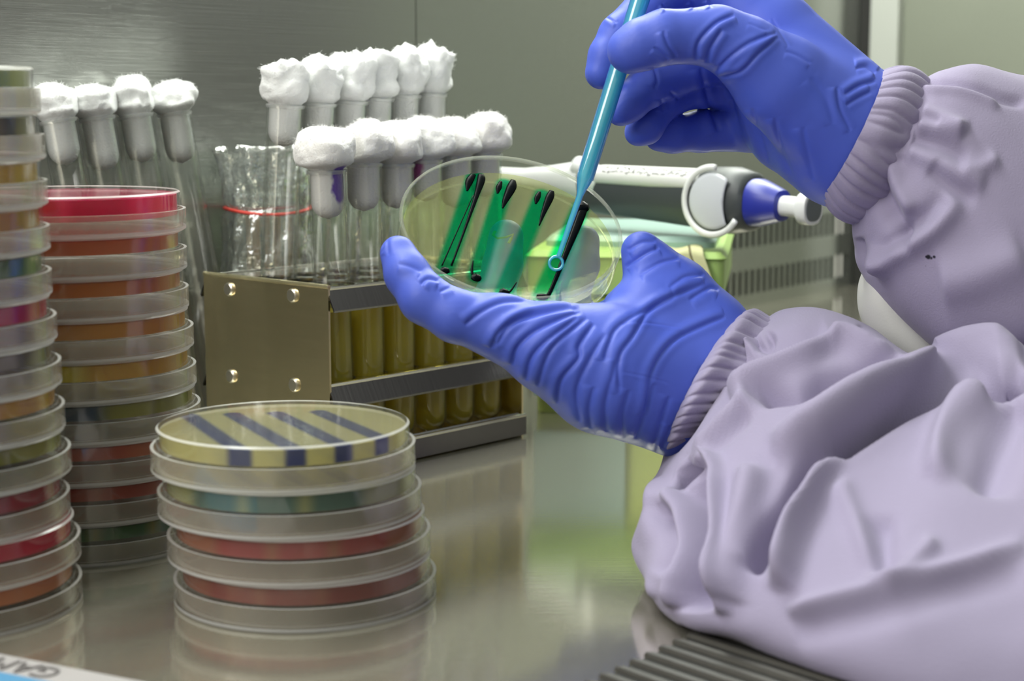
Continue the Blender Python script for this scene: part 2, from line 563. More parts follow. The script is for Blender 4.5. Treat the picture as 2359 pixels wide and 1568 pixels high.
def wall_strip(mb, t0, t1, z0, z1, thick=0.004):
    mb.box(W0 + DW * t0 + Z * z0, DW * (t1 - t0), -NW * thick, Z * (z1 - z0))


mb = MB()
SEAM = 0.39
ROWS = [(0.010, 0.030), (0.049, 0.069)]
zs = [0.0, 0.010, 0.030, 0.049, 0.069, 0.80]
T0 = -0.45
for (z0, z1) in ((0.0, 0.010), (0.030, 0.049), (0.069, 0.80)):
    wall_strip(mb, T0, SEAM - 0.0006, z0, z1)
    wall_strip(mb, SEAM + 0.0006, T_CORNER, z0, z1)
for (z0, z1) in ROWS:
    wall_strip(mb, T0, 0.28, z0, z1)
    t = 0.28
    while t < T_CORNER - 0.02:
        wall_strip(mb, t, t + 0.0052, z0, z1, 0.0004)
        t += 0.0105
    wall_strip(mb, t, T_CORNER, z0, z1)
mb.box(W0 + DW * T0 - NW * 0.02, DW * (T_CORNER - T0), -NW * 0.004, Z * 0.1, 1)
tag(mb.build('wall_back', M_wall, smooth=False, mats=[M_dark]), 'brushed steel back wall with two rows of vent slots', 'wall', kind='structure')
mb = MB()
mb.box(CORNER, NW * 0.60, DW * 0.01, Z * 0.8)
tag(mb.build('wall_right', M_side, smooth=False), 'grey green side panel right of the pale corner post', 'wall', kind='structure')
mb = MB()
mb.box(CORNER + NW * 0.014 - DW * 0.012, NW * 0.026, DW * 0.011, Z * 0.8)
mb.box(CORNER + NW * 0.001 - DW * 0.004, NW * 0.013, DW * 0.003, Z * 0.8, 1)
tag(mb.build('trim_1', M_post, smooth=False, mats=[M_dark]), 'pale vertical corner post beside a dark gap', 'post', kind='structure')

# front intake grille: bars in a frame, by the operator's sleeve
mb = MB()
G0 = P(1640, 1455, 0.5535); G0.z = 0.0
G1 = P(1450, 1555, 0.516); G1.z = 0.0
gd = (G1 - G0).normalized()
gn = Vector((-gd.y, gd.x, 0))
if gn.x < 0: gn = -gn
bardir = (P(1830, 1500, 0.53) - P(1640, 1455, 0.55)); bardir.z = 0
bardir = (gn * 0.95 + gd * 0.18).normalized()
step = (G1 - G0).length / 6.0
mb.box(G0 - gd * 0.16 + gn * 0.002, gd * 0.42, gn * 0.17, Z * 0.0008, 1)
for i in range(-14, 20):
    a = G0 + gd * (step * i) + Z * 0.0008
    mb.tube([a + bardir * 0.001, a + bardir * 0.004, a + bardir * 0.16], [0.0012, 0.0019, 0.0019], 8)
tag(mb.build('air_grille', M_grille, mats=[M_dark]), 'dark slotted air intake grille under the nearer sleeve', 'grille')

# ------------------------------------------------------------------ petri dishes
PITCH_D = 0.015
RB, RL = 0.0432, 0.0452


def base_mesh():
    """the gel half, standing mouth down"""
    mb = MB()
    prof = [(0, 0.0150), (RB - 0.0008, 0.0150), (RB, 0.0144), (RB, 0.0016), (RB - 0.0012, 0.0016), (RB - 0.0012, 0.0138), (0, 0.0138)]
    mb.lathe(prof, 72, closed=False, mis=[0, 1, 0, 1, 0, 0])
    o = mb.build('dish_base', M_plastic, mats=[M_edge])
    return o.data, o


def lid_mesh():
    mb = MB()
    prof = [(0, 0.0), (RL - 0.0008, 0.0), (RL, 0.0006), (RL, 0.0016), (RL, 0.0082), (RL - 0.0011, 0.0082), (RL - 0.0011, 0.0013), (0, 0.0013)]
    mb.lathe(prof, 72, closed=False, mis=[0, 1, 1, 0, 1, 0, 0])
    o = mb.build('dish_lid', M_lid, mats=[M_edge])
    return o.data, o


def agar_mesh(th):
    mb = MB()
    r = RB - 0.0013
    prof = [(0, 0.0137), (r, 0.0137), (r, 0.0137 - th), (0, 0.0137 - th)]
    mb.lathe(prof, 72, closed=False)
    o = mb.build('agar', M_white)
    me = o.data
    bpy.data.objects.remove(o)
    return me


BASE_ME, o1 = base_mesh(); bpy.data.objects.remove(o1)
LID_ME, o2 = lid_mesh(); bpy.data.objects.remove(o2)

AG = {}


def agar_for(key):
    return AG[key]


def add_dish(x, y, z, rot, label, group, amat, th=0.005, tilt=0.0):
    t = empty('petri_dish', (x, y, z), label, 'petri dish', group)
    t.rotation_euler = (tilt, 0, rot)
    for nm, me in (('dish_lid', LID_ME), ('dish_base', BASE_ME)):
        o = bpy.data.objects.new(nm, me); COL.objects.link(o); o.parent = t
    me = agar_mesh(th)
    me.materials.clear(); me.materials.append(amat)
    o = bpy.data.objects.new('agar', me); COL.objects.link(o); o.parent = t
    return t


def fan(n, w, r=0.043, y0=-0.043, y1=0.03, sx_=0.022):
    return [((-(n - 1) / 2 + i) * sx_, y0, (-(n - 1) / 2 + i) * sx_ * 0.9, y1) for i in range(n)]


rnd = random.Random(5)
OCH = srgb(186, 140, 50); ORA = srgb(196, 120, 70); YEL = srgb(196, 165, 20); CRI = srgb(185, 0, 62)
NAVY = srgb(40, 45, 85); GRN = srgb(0, 110, 72); OLI = srgb(140, 135, 62); PIN = srgb(225, 35, 100)
RBR = srgb(165, 85, 62); PALE = srgb(190, 188, 135)
left = [  # bottom to top
    ('orange brown', ORA, None, 0.0046), ('crimson', CRI, None, 0.0052), ('dark crimson', srgb(150, 0, 50), None, 0.0052),
    ('olive green', OLI, srgb(50, 130, 80), 0.0045), ('ochre', OCH, None, 0.0048), ('grey navy', srgb(120, 110, 85), NAVY, 0.0042),
    ('bright crimson', CRI, None, 0.0055), ('dark green', srgb(90, 120, 55), GRN, 0.0055), ('brownish ochre', OCH, None, 0.0055),
    ('golden yellow', YEL, None, 0.0055), ('dark navy', srgb(120, 110, 60), srgb(38, 35, 60), 0.0055), ('pale green', srgb(140, 143, 98), srgb(95, 125, 90), 0.005)]
mid = [
    ('dark green', srgb(130, 120, 45), srgb(60, 105, 60), 0.0045), ('brick red', RBR, srgb(160, 75, 62), 0.0045), ('reddish brown', srgb(172, 96, 66), srgb(168, 82, 66), 0.0045),
    ('navy and olive', OLI, srgb(35, 60, 90), 0.0048), ('yellow and ochre', srgb(190, 145, 40), srgb(205, 180, 10), 0.0055), ('amber', srgb(190, 135, 50), None, 0.0052),
    ('orange', srgb(192, 122, 58), None, 0.0050), ('salmon orange', srgb(202, 118, 80), None, 0.0048), ('magenta', PIN, srgb(170, 0, 75), 0.0078)]
ORD_L = ['bottom', 'second from the bottom', 'third from the bottom', 'fourth from the bottom', 'fifth from the bottom', 'sixth from the bottom',
         'sixth from the top', 'fifth from the top', 'fourth from the top', 'third from the top', 'second from the top', 'top']
for i, (nm, c, c2, th) in enumerate(left):
    am = agar('gel_' + nm.replace(' ', '_') + '_left', c, c2, fan(3, 0.004) if c2 else (), 0.006, 0.007, 0.08, gain=1.7)
    pos = 'topmost' if i == 11 else ('bottom' if i == 0 else ORD_L[i])
    f = i / 11.0
    add_dish(-0.1926 - 0.0085 * f + rnd.uniform(-.0012, .0012), 0.556 + rnd.uniform(-.001, .001), i * (PITCH_D + 0.00005), rnd.uniform(-.5, .5),
             'dish of %s gel, %s in the tall left stack' % (nm, pos), 'dishes in the tall left stack', am, th)
ORD_M = ['bottom', 'second from the bottom', 'third from the bottom', 'fourth from the bottom', 'fifth from the bottom', 'fourth from the top', 'third from the top', 'second from the top', 'topmost']
for i, (nm, c, c2, th) in enumerate(mid):
    am = agar('gel_' + nm.replace(' ', '_') + '_middle', c, c2, fan(3, 0.004) if c2 else (), 0.006, 0.007, 0.08, gain=1.7)
    f = i / 8.0
    add_dish(-0.1635 - 0.0075 * f + rnd.uniform(-.001, .001), 0.646, i * (PITCH_D + 0.00005), rnd.uniform(-.6, .6),
             'dish of %s gel, %s in the stack of nine' % (nm, ORD_M[i]), 'dishes in the stack of nine', am, th)
front = [
    ('brick red', srgb(160, 88, 66), srgb(150, 62, 55), 'bottom'), ('salmon pink', srgb(178, 118, 92), srgb(180, 88, 85), 'second from the bottom'),
    ('green and teal', srgb(168, 168, 115), srgb(92, 122, 108), 'second from the top'), ('pale yellow', srgb(196, 190, 138), srgb(45, 58, 120), 'topmost')]
FX = [(-0.0715, .570), (-0.0735, .571), (-0.0765, .5715), (-0.0785, .572)]
for i, (nm, c, c2, pos) in enumerate(front):
    segs = fan(4, 0.003, sx_=0.017, y1=0.024) if i == 3 else fan(3, 0.004, sx_=0.02)
    if i == 3:
        segs = [(ax * 1.0 + 0.012, ay, bx - 0.010, by) for (ax, ay, bx, by) in segs]
    am = agar('gel_' + nm.replace(' ', '_') + '_front', c, c2, segs, 0.0022 if i == 3 else 0.005, 0.0022 if i == 3 else 0.006, 0.30 if i == 3 else 0.12, gain=1.35)
    lab = 'dish of %s gel, %s in the low front stack' % (nm, pos)
    if i == 3: lab = 'dish with navy streaks on pale gel, topmost in the low front stack'
    add_dish(FX[i][0], FX[i][1], i * (PITCH_D + 0.0001), 0.15 * (i % 2), lab, 'dishes in the low front stack', am, 0.0052)

# ------------------------------------------------------------------ test tubes
def tube_meshes(length, r, plug_kind, seed, cmat, liquid):
    rn = random.Random(seed)
    mb = MB()
    th = 0.0009
    prof = []
    for k in range(7):
        a = math.pi / 2 * k / 6
        prof.append((r * math.sin(a), r - r * math.cos(a)))
    prof += [(r, length - 0.002), (r + 0.0007, length - 0.0012), (r + 0.0006, length - 0.0002), (r - 0.0002, length), (r - th, length - 0.001)]
    ri = r - th
    for k in range(6, -1, -1):
        a = math.pi / 2 * k / 6
        prof.append((ri * math.sin(a), th + ri - ri * math.cos(a)))
    mb.lathe(prof, 28, closed=False, mis=[0] * 7 + [1] * 4 + [0] * 20)
    glass = mb.build('glass_wall', M_glass, mats=[M_bead], angle=60)
    # cotton plug: the part inside the neck and the tuft above it
    rp_ = ri - 0.0001
    inl = rn.uniform(0.020, 0.026)
    v, f = [], []
    nz_, na = 44, 56
    if plug_kind == 'fold':
        top, wide = rn.uniform(0.019, 0.023), r * rn.uniform(1.18, 1.28)
    elif plug_kind == 'mush':
        top, wide = rn.uniform(0.0185, 0.0205), r * rn.uniform(1.5, 1.64)
    else:
        top, wide = rn.uniform(0.015, 0.019), r * rn.uniform(1.28, 1.42)
    off = Vector((rn.uniform(-40, 40), rn.uniform(-40, 40), rn.uniform(-40, 40)))
    for i in range(nz_):
        zz = -inl * (1 - i / 14.0) if i <= 14 else top * math.sin(math.pi / 2 * (i - 14) / (nz_ - 1 - 14))
        if zz < 0:
            q = min(1.0, (zz + inl) / 0.008)
            rr = rp_ * math.sqrt(max(0, 1 - (1 - q) ** 2))
        else:
            u = zz / top
            if plug_kind == 'fold':
                rr = rp_ + (wide - rp_) * min(1, u * 8) + 0.0004 * u
                if u > 0.86: rr *= math.sqrt(max(0, 1 - ((u - 0.86) / 0.14) ** 2))
            elif plug_kind == 'mush':
                rr = wide * math.sqrt(max(0.0, 1 - abs(2 * (u * 0.84 + 0.16) - 1) ** 2.5)) if u > 0 else rp_
                if u < 0.12: rr = rp_ + (rr - rp_) * (u / 0.12)
            else:
                rr = rp_ + (wide - rp_) * min(1, u * 5)
                if u > 0.55: rr *= math.sqrt(max(0, 1 - ((u - 0.55) / 0.45) ** 2))
        for j in range(na):
            a = 2 * math.pi * j / na
            p = Vector((rr * math.cos(a), rr * math.sin(a), length + zz))
            if zz > 0.001:
                amp = 0.0026 if plug_kind != 'fold' else 0.0023
                nn = mnoise.noise(p * 75 + off) * amp * 1.3 + mnoise.noise(p * 190 + off) * amp * (0.7 if plug_kind != 'mush' else 0.35) + mnoise.noise(p * 480 + off) * amp * 0.22
                d = Vector((math.cos(a), math.sin(a), 0.55 * (zz / top)))
                p += d * nn * min(1, zz / 0.004)
                if plug_kind == 'fold':
                    p.z += (0.0018 * math.sin(a * 2 + off.x) + 0.0028 * mnoise.noise(Vector((p.x * 210, p.y * 210, off.z)))) * (zz / top) ** 2 + 0.001 * mnoise.noise(p * 400 + off)
            v.append(p)
    for i in range(nz_ - 1):
        for j in range(na):
            j2 = (j + 1) % na
            f.append((i * na + j, i * na + j2, (i + 1) * na + j2, (i + 1) * na + j))
    mb = MB(); mb.add(v, f)
    mb.f.append(tuple((nz_ - 1) * na + j for j in range(na))); mb.m.append(0)
    # loose fibres
    for k in range(330):
        i = rn.randrange(int(nz_ * 0.6), nz_ - 1); j = rn.randrange(na)
        p = v[i * na + j]
        d = Vector((p.x, p.y, 0)).normalized() * 1.0 + Vector((rn.gauss(0, .6), rn.gauss(0, .6), rn.gauss(0.35, .6)))
        d.normalize(); L = rn.uniform(0.0006, 0.0022)
        e = Vector((rn.gauss(0, .4), rn.gauss(0, .4), rn.gauss(0, .4)))
        mb.tube([p - d * 0.0006, p + d * L * 0.5, p + (d + e) .normalized() * L], [0.00007, 0.00006, 0.00003], 3, cap=False)
    plug = mb.build('cotton_plug', cmat, angle=180)
    parts = [glass, plug]
    if liquid:
        mb = MB()
        rl = ri - 0.00005
        prof = []
        for k in range(7):
            a = math.pi / 2 * k / 6
            prof.append((rl * math.sin(a), th + 0.0001 + rl - rl * math.cos(a)))
        prof += [(rl, liquid + 0.0006), (rl * 0.93, liquid), (0, liquid)]
        mb.lathe(prof, 28, closed=False)
        parts.append(mb.build('broth', M_broth, angle=60))
    return parts


def place_tube(foot, head, r, kind, seed, label, group, cmat=None, liquid=None, press=None):
    foot, head = Vector(foot), Vector(head)
    ax = (head - foot)
    q = ax.to_track_quat('Z', 'X')
    M = Matrix.Translation(foot) @ q.to_matrix().to_4x4() @ Matrix.Rotation(seed * 1.7, 4, 'Z')
    t = empty('test_tube', label=label, cat='test tube', group=group, mat=M)
    for p in tube_meshes(ax.length, r, kind, seed, cmat or M_cotton, liquid):
        p.parent = t
        if press and p.name.startswith('cotton'):
            # neighbouring tufts press each other flat
            dv, lo_, hi_ = press
            ld = M.inverted().to_3x3() @ dv; ld.z = 0; ld.normalize()
            for vv in p.data.vertices:
                k = vv.co.dot(ld)
                q = max(lo_, min(hi_, k)) if vv.co.z > ax.length else k
                if q != k: vv.co += ld * (q - k) + Z * abs(q - k) * 0.15
    return t


def stained(name, col, stain, centre, rad):
    m = pbr(name, col, 0.95, 0, (900, 0.5, 0.001, 4), spec=0.1, sheen=0.3, sss=0.6)
    ns, ls = m.node_tree.nodes, m.node_tree.links
    b = [n for n in ns if n.type == 'BSDF_PRINCIPLED'][0]
    g_ = ns.new('ShaderNodeNewGeometry')
    nz = ns.new('ShaderNodeTexNoise'); nz.inputs['Scale'].default_value = 260
    ls.new(g_.outputs['Position'], nz.inputs['Vector'])
    sb = node(ns, 'ShaderNodeVectorMath', operation='SUBTRACT'); ls.new(g_.outputs['Position'], sb.inputs[0]); sb.inputs[1].default_value = centre
    sl = node(ns, 'ShaderNodeVectorMath', operation='DIVIDE'); ls.new(sb.outputs[0], sl.inputs[0]); sl.inputs[1].default_value = rad
    ln = node(ns, 'ShaderNodeVectorMath', operation='LENGTH'); ls.new(sl.outputs[0], ln.inputs[0])
    s = math_(ns, ls, 'ADD', ln.outputs['Value'], nz.outputs[0])
    mr_ = ns.new('ShaderNodeMapRange'); mr_.inputs['From Min'].default_value = 1.25; mr_.inputs['From Max'].default_value = 1.6
    mr_.inputs['To Min'].default_value = 1; mr_.inputs['To Max'].default_value = 0
    ls.new(s, mr_.inputs['Value'])
    mx = node(ns, 'ShaderNodeMix', data_type='RGBA'); mx.inputs[6].default_value = c4(col); mx.inputs[7].default_value = c4(stain)
    ls.new(mr_.outputs[0], mx.inputs[0]); ls.new(mx.outputs[2], b.inputs['Base Color'])
    return m


# the rack: two end panels, three shelves
RA = Vector((-0.0823, 0.753, 0))
RLd = Vector((0.672, 0.741, 0)).normalized()
RWd = Vector((-RLd.y, RLd.x, 0))
LEN, WID, HGT = 0.131, 0.090, 0.0865
ROWW = [0.0168, 0.0373, 0.0578]
COLS = [0.018 + 0.0205 * i for i in range(6)]
Z_BOT = 0.006

rack = empty('test_tube_rack', RA, 'steel test tube rack with riveted end panels behind the low front stack', 'rack')
RM = Matrix(((RLd.x, RWd.x, 0, 0), (RLd.y, RWd.y, 0, 0), (0, 0, 1, 0), (0, 0, 0, 1)))
rack.matrix_world = Matrix.Translation(RA) @ RM


def plate_with_holes(mb, z, th, holes, r, x0, x1, y0, y1, n=24):
    """a plate cut into cells, each cell holding one round hole"""
    xs = sorted({h[0] for h in holes}); ys = sorted({h[1] for h in holes})
    bx = [x0] + [(xs[i] + xs[i + 1]) / 2 for i in range(len(xs) - 1)] + [x1]
    by = [y0] + [(ys[i] + ys[i + 1]) / 2 for i in range(len(ys) - 1)] + [y1]
    for i, hx in enumerate(xs):
        for j, hy in enumerate(ys):
            v, f = [], []
            for zz in (z, z + th):
                for k in range(n):
                    a = 2 * math.pi * (k + 0.5) / n
                    v.append((hx + r * math.cos(a), hy + r * math.sin(a), zz))
                for k in range(n):
                    a = 2 * math.pi * (k + 0.5) / n
                    c_, s_ = math.cos(a), math.sin(a)
                    sx1 = (bx[i + 1] - hx) if c_ > 0 else (hx - bx[i])
                    sy1 = (by[j + 1] - hy) if s_ > 0 else (hy - by[j])
                    kk = min(sx1 / max(abs(c_), 1e-6), sy1 / max(abs(s_), 1e-6))
                    v.append((hx + kk * c_, hy + kk * s_, zz))
            for k in range(n):
                k2 = (k + 1) % n
                f.append((2 * n + k, 2 * n + k2, 3 * n + k2, 3 * n + k)[::-1])
                f.append((k, k2, n + k2, n + k))
                f.append((k, 2 * n + k, 2 * n + k2, k2)[::-1])
            # cell corners
            for (cx_, cy_) in ((bx[i], by[j]), (bx[i + 1], by[j]), (bx[i + 1], by[j + 1]), (bx[i], by[j + 1])):
                for zz, o_ in ((z, n), (z + th, 3 * n)):
                    ang = math.atan2(cy_ - hy, cx_ - hx) % (2 * math.pi)
                    best = int(math.floor(ang / (2 * math.pi) * n - 0.5)) % n
                    v.append((cx_, cy_, zz))
                    q = (o_ + best, o_ + (best + 1) % n, len(v) - 1)
                    f.append(q if zz != z else q[::-1])
            mb.add(v, f)


holes = [(c, r_) for c in COLS for r_ in ROWW]


def lip(mb, x0, x1, y, z, out_, h=0.010, th=0.0009):
    """the bent-down edge of a shelf, sloping outwards"""
    o = Vector((x0 + 0.0005, y, z))
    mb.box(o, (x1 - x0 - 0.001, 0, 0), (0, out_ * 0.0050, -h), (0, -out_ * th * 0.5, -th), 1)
    mb.tube([(x0 + 0.0005, y, z), (x1 - 0.0005, y, z)], 0.0009, 8)


for nm, z in (('shelf', HGT - 0.002), ('shelf', 0.0405), ('shelf', 0.0)):
    mb = MB()
    if z > 0.01:
        plate_with_holes(mb, z, 0.001, holes, 0.0101, 0.0012, LEN - 0.0012, 0.0015, WID - 0.0015)
        lip(mb, 0.0, LEN, 0.0015, z + 0.001, -1, 0.0095)
        lip(mb, 0.0, LEN, WID - 0.0015, z + 0.001, 1, 0.0095)
    else:
        mb.box((0.0012, 0.0015, Z_BOT - 0.001 + 0.0005), (LEN - 0.0024, 0, 0), (0, WID - 0.003, 0), (0, 0, 0.0005))
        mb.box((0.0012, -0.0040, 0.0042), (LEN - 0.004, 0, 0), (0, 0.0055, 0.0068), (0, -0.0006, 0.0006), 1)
        mb.tube([(0.0012, -0.0042, 0.0112), (LEN - 0.003, -0.0042, 0.0112)], 0.0009, 8)
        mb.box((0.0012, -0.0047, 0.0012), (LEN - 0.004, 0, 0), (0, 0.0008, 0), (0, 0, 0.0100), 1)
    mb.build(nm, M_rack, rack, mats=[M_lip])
for x0, th in ((0.0, 0.0011), (LEN - 0.0011, 0.0011)):
    mb = MB()
    mb.box((x0, 0, 0), (th, 0, 0), (0, WID, 0), (0, 0, HGT))
    sgn = -1 if x0 == 0 else 1
    mb.tube([(x0 + th / 2, 0, HGT), (x0 + th / 2, WID, HGT)], 0.0011, 8)
    pnl = mb.build('end_panel', M_panel, rack)
    if x0 == 0:
        for (ry, rz) in ((0.024, HGT - 0.0055), (0.070, HGT - 0.0062), (0.024, 0.0395), (0.070, 0.0385)):
            mb = MB()
            Mr = Matrix.Translation((x0, ry, rz)) @ Matrix.Rotation(-math.pi / 2, 4, 'Y')
            mb.lathe([(0, 0.0016), (0.0026, 0.0015), (0.0032, 0.0010), (0.0033, 0.0), (0, 0.0)], 24, Mr, closed=False)
            mb.build('rivet', M_rivet, pnl)


def rk(x, y, z): return Vector(rack.matrix_world @ Vector((x, y, z)))


bpy.context.view_layer.update()
RT = 0.0086
# near row: cotton mushrooms on shorter tubes
H1 = [0.138, 0.1405, 0.1395, 0.141, 0.142, 0.143]
lab1 = ['test tube with purple stained cotton tuft, first in the near rack row',
        'test tube with pinkish white cotton tuft, second in the near rack row',
        'test tube with grey white cotton tuft, third in the near rack row',
        'test tube with pink stained cotton tuft, fourth in the near rack row',
        'test tube with cream cotton tuft, fifth in the near rack row',
        'test tube with ragged cotton tuft, last in the near rack row']
for i in range(6):
    foot = rk(COLS[i], ROWW[0], Z_BOT + 0.0004)
    head = rk(COLS[i] + (-0.0025 if i == 0 else 0.0006 * (i % 3 - 1)), ROWW[0] + 0.0006, H1[i])
    hc = rk(COLS[i], ROWW[0], 0.0635)
    foot = hc + (hc - head) * ((0.0635 - 0.0066) / (head.z - 0.0635))
    cm = M_cotton2
    if i == 0: cm = stained('purple_stained_cotton', (0.90, 0.88, 0.86), srgb(120, 85, 190), P(785, 420, head.y - 0.004), (0.004, 0.012, 0.010))
    if i == 3: cm = stained('pink_stained_cotton', (0.90, 0.89, 0.87), srgb(190, 80, 160), P(958, 385, head.y - 0.006), (0.005, 0.010, 0.007))
    place_tube(foot, head, RT, 'mush', 11 + i, lab1[i], 'tubes in the near row of the rack', cm, 0.066 + 0.004 * (i % 2), (RLd, -0.1 if i == 0 else -0.0093, 0.1 if i == 5 else 0.0093))
RIMS = [(657, 240), (733, 236), (806, 231), (867, 224), (930, 217), (991, 214)]
lab2 = ['tall tube with folded cotton roll, first in the far rack row',
        'tall tube with smooth domed cotton, second in the far rack row',
        'tall tube with crumpled cotton, third in the far rack row',
        'tall tube with narrow cotton, fourth in the far rack row',
        'tall tube with broad flat cotton, fifth in the far rack row',
        'tall tube at the right end of the far rack row']
for i in range(6):
    foot = rk(COLS[i], ROWW[2], Z_BOT + 0.0004)
    zc = (foot - CAMV).dot(FWD) - 0.004 - 0.02 + 0.0
    zc = (foot - CAMV).dot(FWD) - 0.0235
    head = P(RIMS[i][0], RIMS[i][1], zc)
    hc = rk(COLS[i], ROWW[2], 0.0635)
    foot = hc + (hc - head) * ((0.0635 - 0.0066) / (head.z - 0.0635))
    place_tube(foot, head, RT, 'fold', 31 + i, lab2[i], 'tall tubes in the far row of the rack', None, 0.060 + 0.005 * (i % 3), (RLd, -0.1 if i == 0 else -0.0093, 0.1 if i == 5 else 0.0093))

# four tubes leaning on the back wall, left
LT = [(134, 275), (222, 270), (311, 264), (400, 260)]
lab3 = ['leftmost of four tubes on the back wall, half hidden by the tall stack',
        'second from left of four tubes leaning on the back wall',
        'third from left of four tubes leaning on the back wall',
        'rightmost of four tubes leaning on the back wall']
for i, (px, py) in enumerate(LT):
    head = P(px, py, 0.86)
    # put the head a tube's breadth in front of the wall along its own line of sight
    d = (head - CAMV)
    k = (Vector((W0.x, W0.y, 0)) + NW * 0.0165 - Vector((0, 0, 0))).dot(NW) / Vector((d.x, d.y, 0)).dot(NW)
    head = CAMV + d * k
    foot = Vector((head.x, head.y, 0)) + NW * 0.022 + DW * 0.012
    foot.z = 0.0006
    place_tube(foot, head, 0.0084, 'wad', 51 + i, lab3[i], 'test tubes leaning on the back wall', press=(RGT, -0.1 if i == 0 else -0.0094, 0.1 if i == 3 else 0.0094))

# ------------------------------------------------------------------ film-covered jar of sticks behind the rack
JC = Vector((-0.1285, 0.893, 0))
jar = empty('specimen_jar', JC, 'jar of wooden sticks under clear crumpled film with a red rubber band, behind the rack', 'jar')
mb = MB()
mb.lathe([(0, 0.0005), (0.0185, 0.0005), (0.020, 0.002), (0.020, 0.118), (0.0205, 0.120), (0.0195, 0.1205), (0.0188, 0.118), (0.0188, 0.003), (0, 0.003)], 40, closed=False)
mb.build('glass_wall', M_glass, jar)
v, f = [], []
na, nz_ = 72, 36
for i in range(nz_):
    s = i / (nz_ - 1)
    zz = 0.066 + s * 0.078
    if zz < 0.112: rr = 0.0222 + 0.0035 * (0.112 - zz) / 0.046
    else: rr = 0.0214 + 0.0055 * ((zz - 0.112) / 0.032) ** 1.3
    for j in range(na):
        a = 2 * math.pi * j / na
        p = Vector((math.cos(a), math.sin(a), 0))
        q = Vector((p.x * 3.2, p.y * 3.2, zz * 38))
        d = mnoise.noise(q) * 0.0034 + abs(mnoise.noise(q * 2.3)) * 0.0022
        kk = 0.15 if abs(zz - 0.112) < 0.003 else 1.0
        low = 0.012 * (0.5 + 0.5 * math.sin(a * 1.0 + 2.2)) * (1 - s) ** 2
        v.append((p.x * (rr + d * kk), p.y * (rr + d * kk), zz + low + (0.004 * mnoise.noise(p * 2.5) if i == nz_ - 1 else 0)))
for i in range(nz_ - 1):
    for j in range(na):
        j2 = (j + 1) % na
        f.append((i * na + j, i * na + j2, (i + 1) * na + j2, (i + 1) * na + j))
mb = MB(); mb.add(v, f)
film = mb.build('plastic_film', M_film, jar, angle=180)
sol = film.modifiers.new('thickness', 'SOLIDIFY'); sol.thickness = 0.0002
mb = MB()
pts = [(0.0228 * math.cos(a), 0.0228 * math.sin(a), 0.112 + 0.0012 * math.sin(a * 2 + 1)) for a in np.linspace(0, 2 * math.pi, 49)]
mb.tube(pts, 0.0009, 8, cap=False)
mb.build('rubber_band', M_red, jar)
for k in range(11):
    a = k * 2.4; rr = 0.0045 + 0.0105 * ((k * 0.37) % 1)
    mb = MB()
    x, y = rr * math.cos(a), rr * math.sin(a)
    mb.tube([(x, y, 0.0032), (x * 1.12, y * 1.12, 0.109)], 0.0013, 8)
    mb.build('wooden_stick', M_wood, jar)

# ------------------------------------------------------------------ tip box, cloth, micropipette
BA = Vector((0.008, 0.909, 0))
bx_ = (Vector((0.1125, 0.893, 0)) - BA); BW = bx_.length; bx_.normalize()
by_ = Vector((-bx_.y, bx_.x, 0))
box = empty('tip_box', BA, 'lime green plastic box behind the hand holding the dish', 'box')
box.matrix_world = Matrix.Translation(BA) @ Matrix(((bx_.x, by_.x, 0, 0), (bx_.y, by_.y, 0, 0), (0, 0, 1, 0), (0, 0, 0, 1)))


def rounded_box(mb, x0, x1, y0, y1, z0, z1, r, taper=0.0, n=5, mi=0):
    v, f = [], []
    rings = [(z0, taper, 0), (z1 - r * 0.5, 0, 0), (z1, 0, r * 0.5)]
    per = 4 * (n + 1)
    for (z, tp, ins) in rings:
        for cxx, cyy, a0 in ((x1 - r, y1 - r, 0), (x0 + r, y1 - r, 90), (x0 + r, y0 + r, 180), (x1 - r, y0 + r, 270)):
            for k in range(n + 1):
                a = math.radians(a0 + 90 * k / n)
                mx_, my_ = (x0 + x1) / 2, (y0 + y1) / 2
                X = cxx + (r - ins) * math.cos(a); Y = cyy + (r - ins) * math.sin(a)
                v.append((mx_ + (X - mx_) * (1 - tp), my_ + (Y - my_) * (1 - tp), z))
    for i in range(len(rings) - 1):
        for j in range(per):
            j2 = (j + 1) % per
            f.append((i * per + j, i * per + j2, (i + 1) * per + j2, (i + 1) * per + j))
    f.append(tuple(reversed(range(per)))); f.append(tuple((len(rings) - 1) * per + j for j in range(per)))
    mb.add(v, f, mi)


BD = 0.17
mb = MB(); rounded_box(mb, 0.003, BW - 0.003, 0.003, BD - 0.003, 0.0, 0.066, 0.006, 0.03); mb.build('body', M_lime, box)
mb = MB(); rounded_box(mb, 0, BW, 0, BD, 0.066, 0.0880, 0.006); rounded_box(mb, -0.0012, BW + 0.0012, -0.0012, BD + 0.0012, 0.0855, 0.0890, 0.006); mb.build('rim', M_green, box)
mb = MB(); rounded_box(mb, 0.006, BW - 0.006, 0.028, BD - 0.006, 0.0890, 0.0950, 0.006); mb.build('lid', M_teal, box)
mb = MB(); mb.box((0.004, -0.0004, 0.010), (0.05, 0, 0), (0, 0.0035, 0), (0, 0, 0.05)); mb.build('teal_panel', M_teal, box, smooth=False)

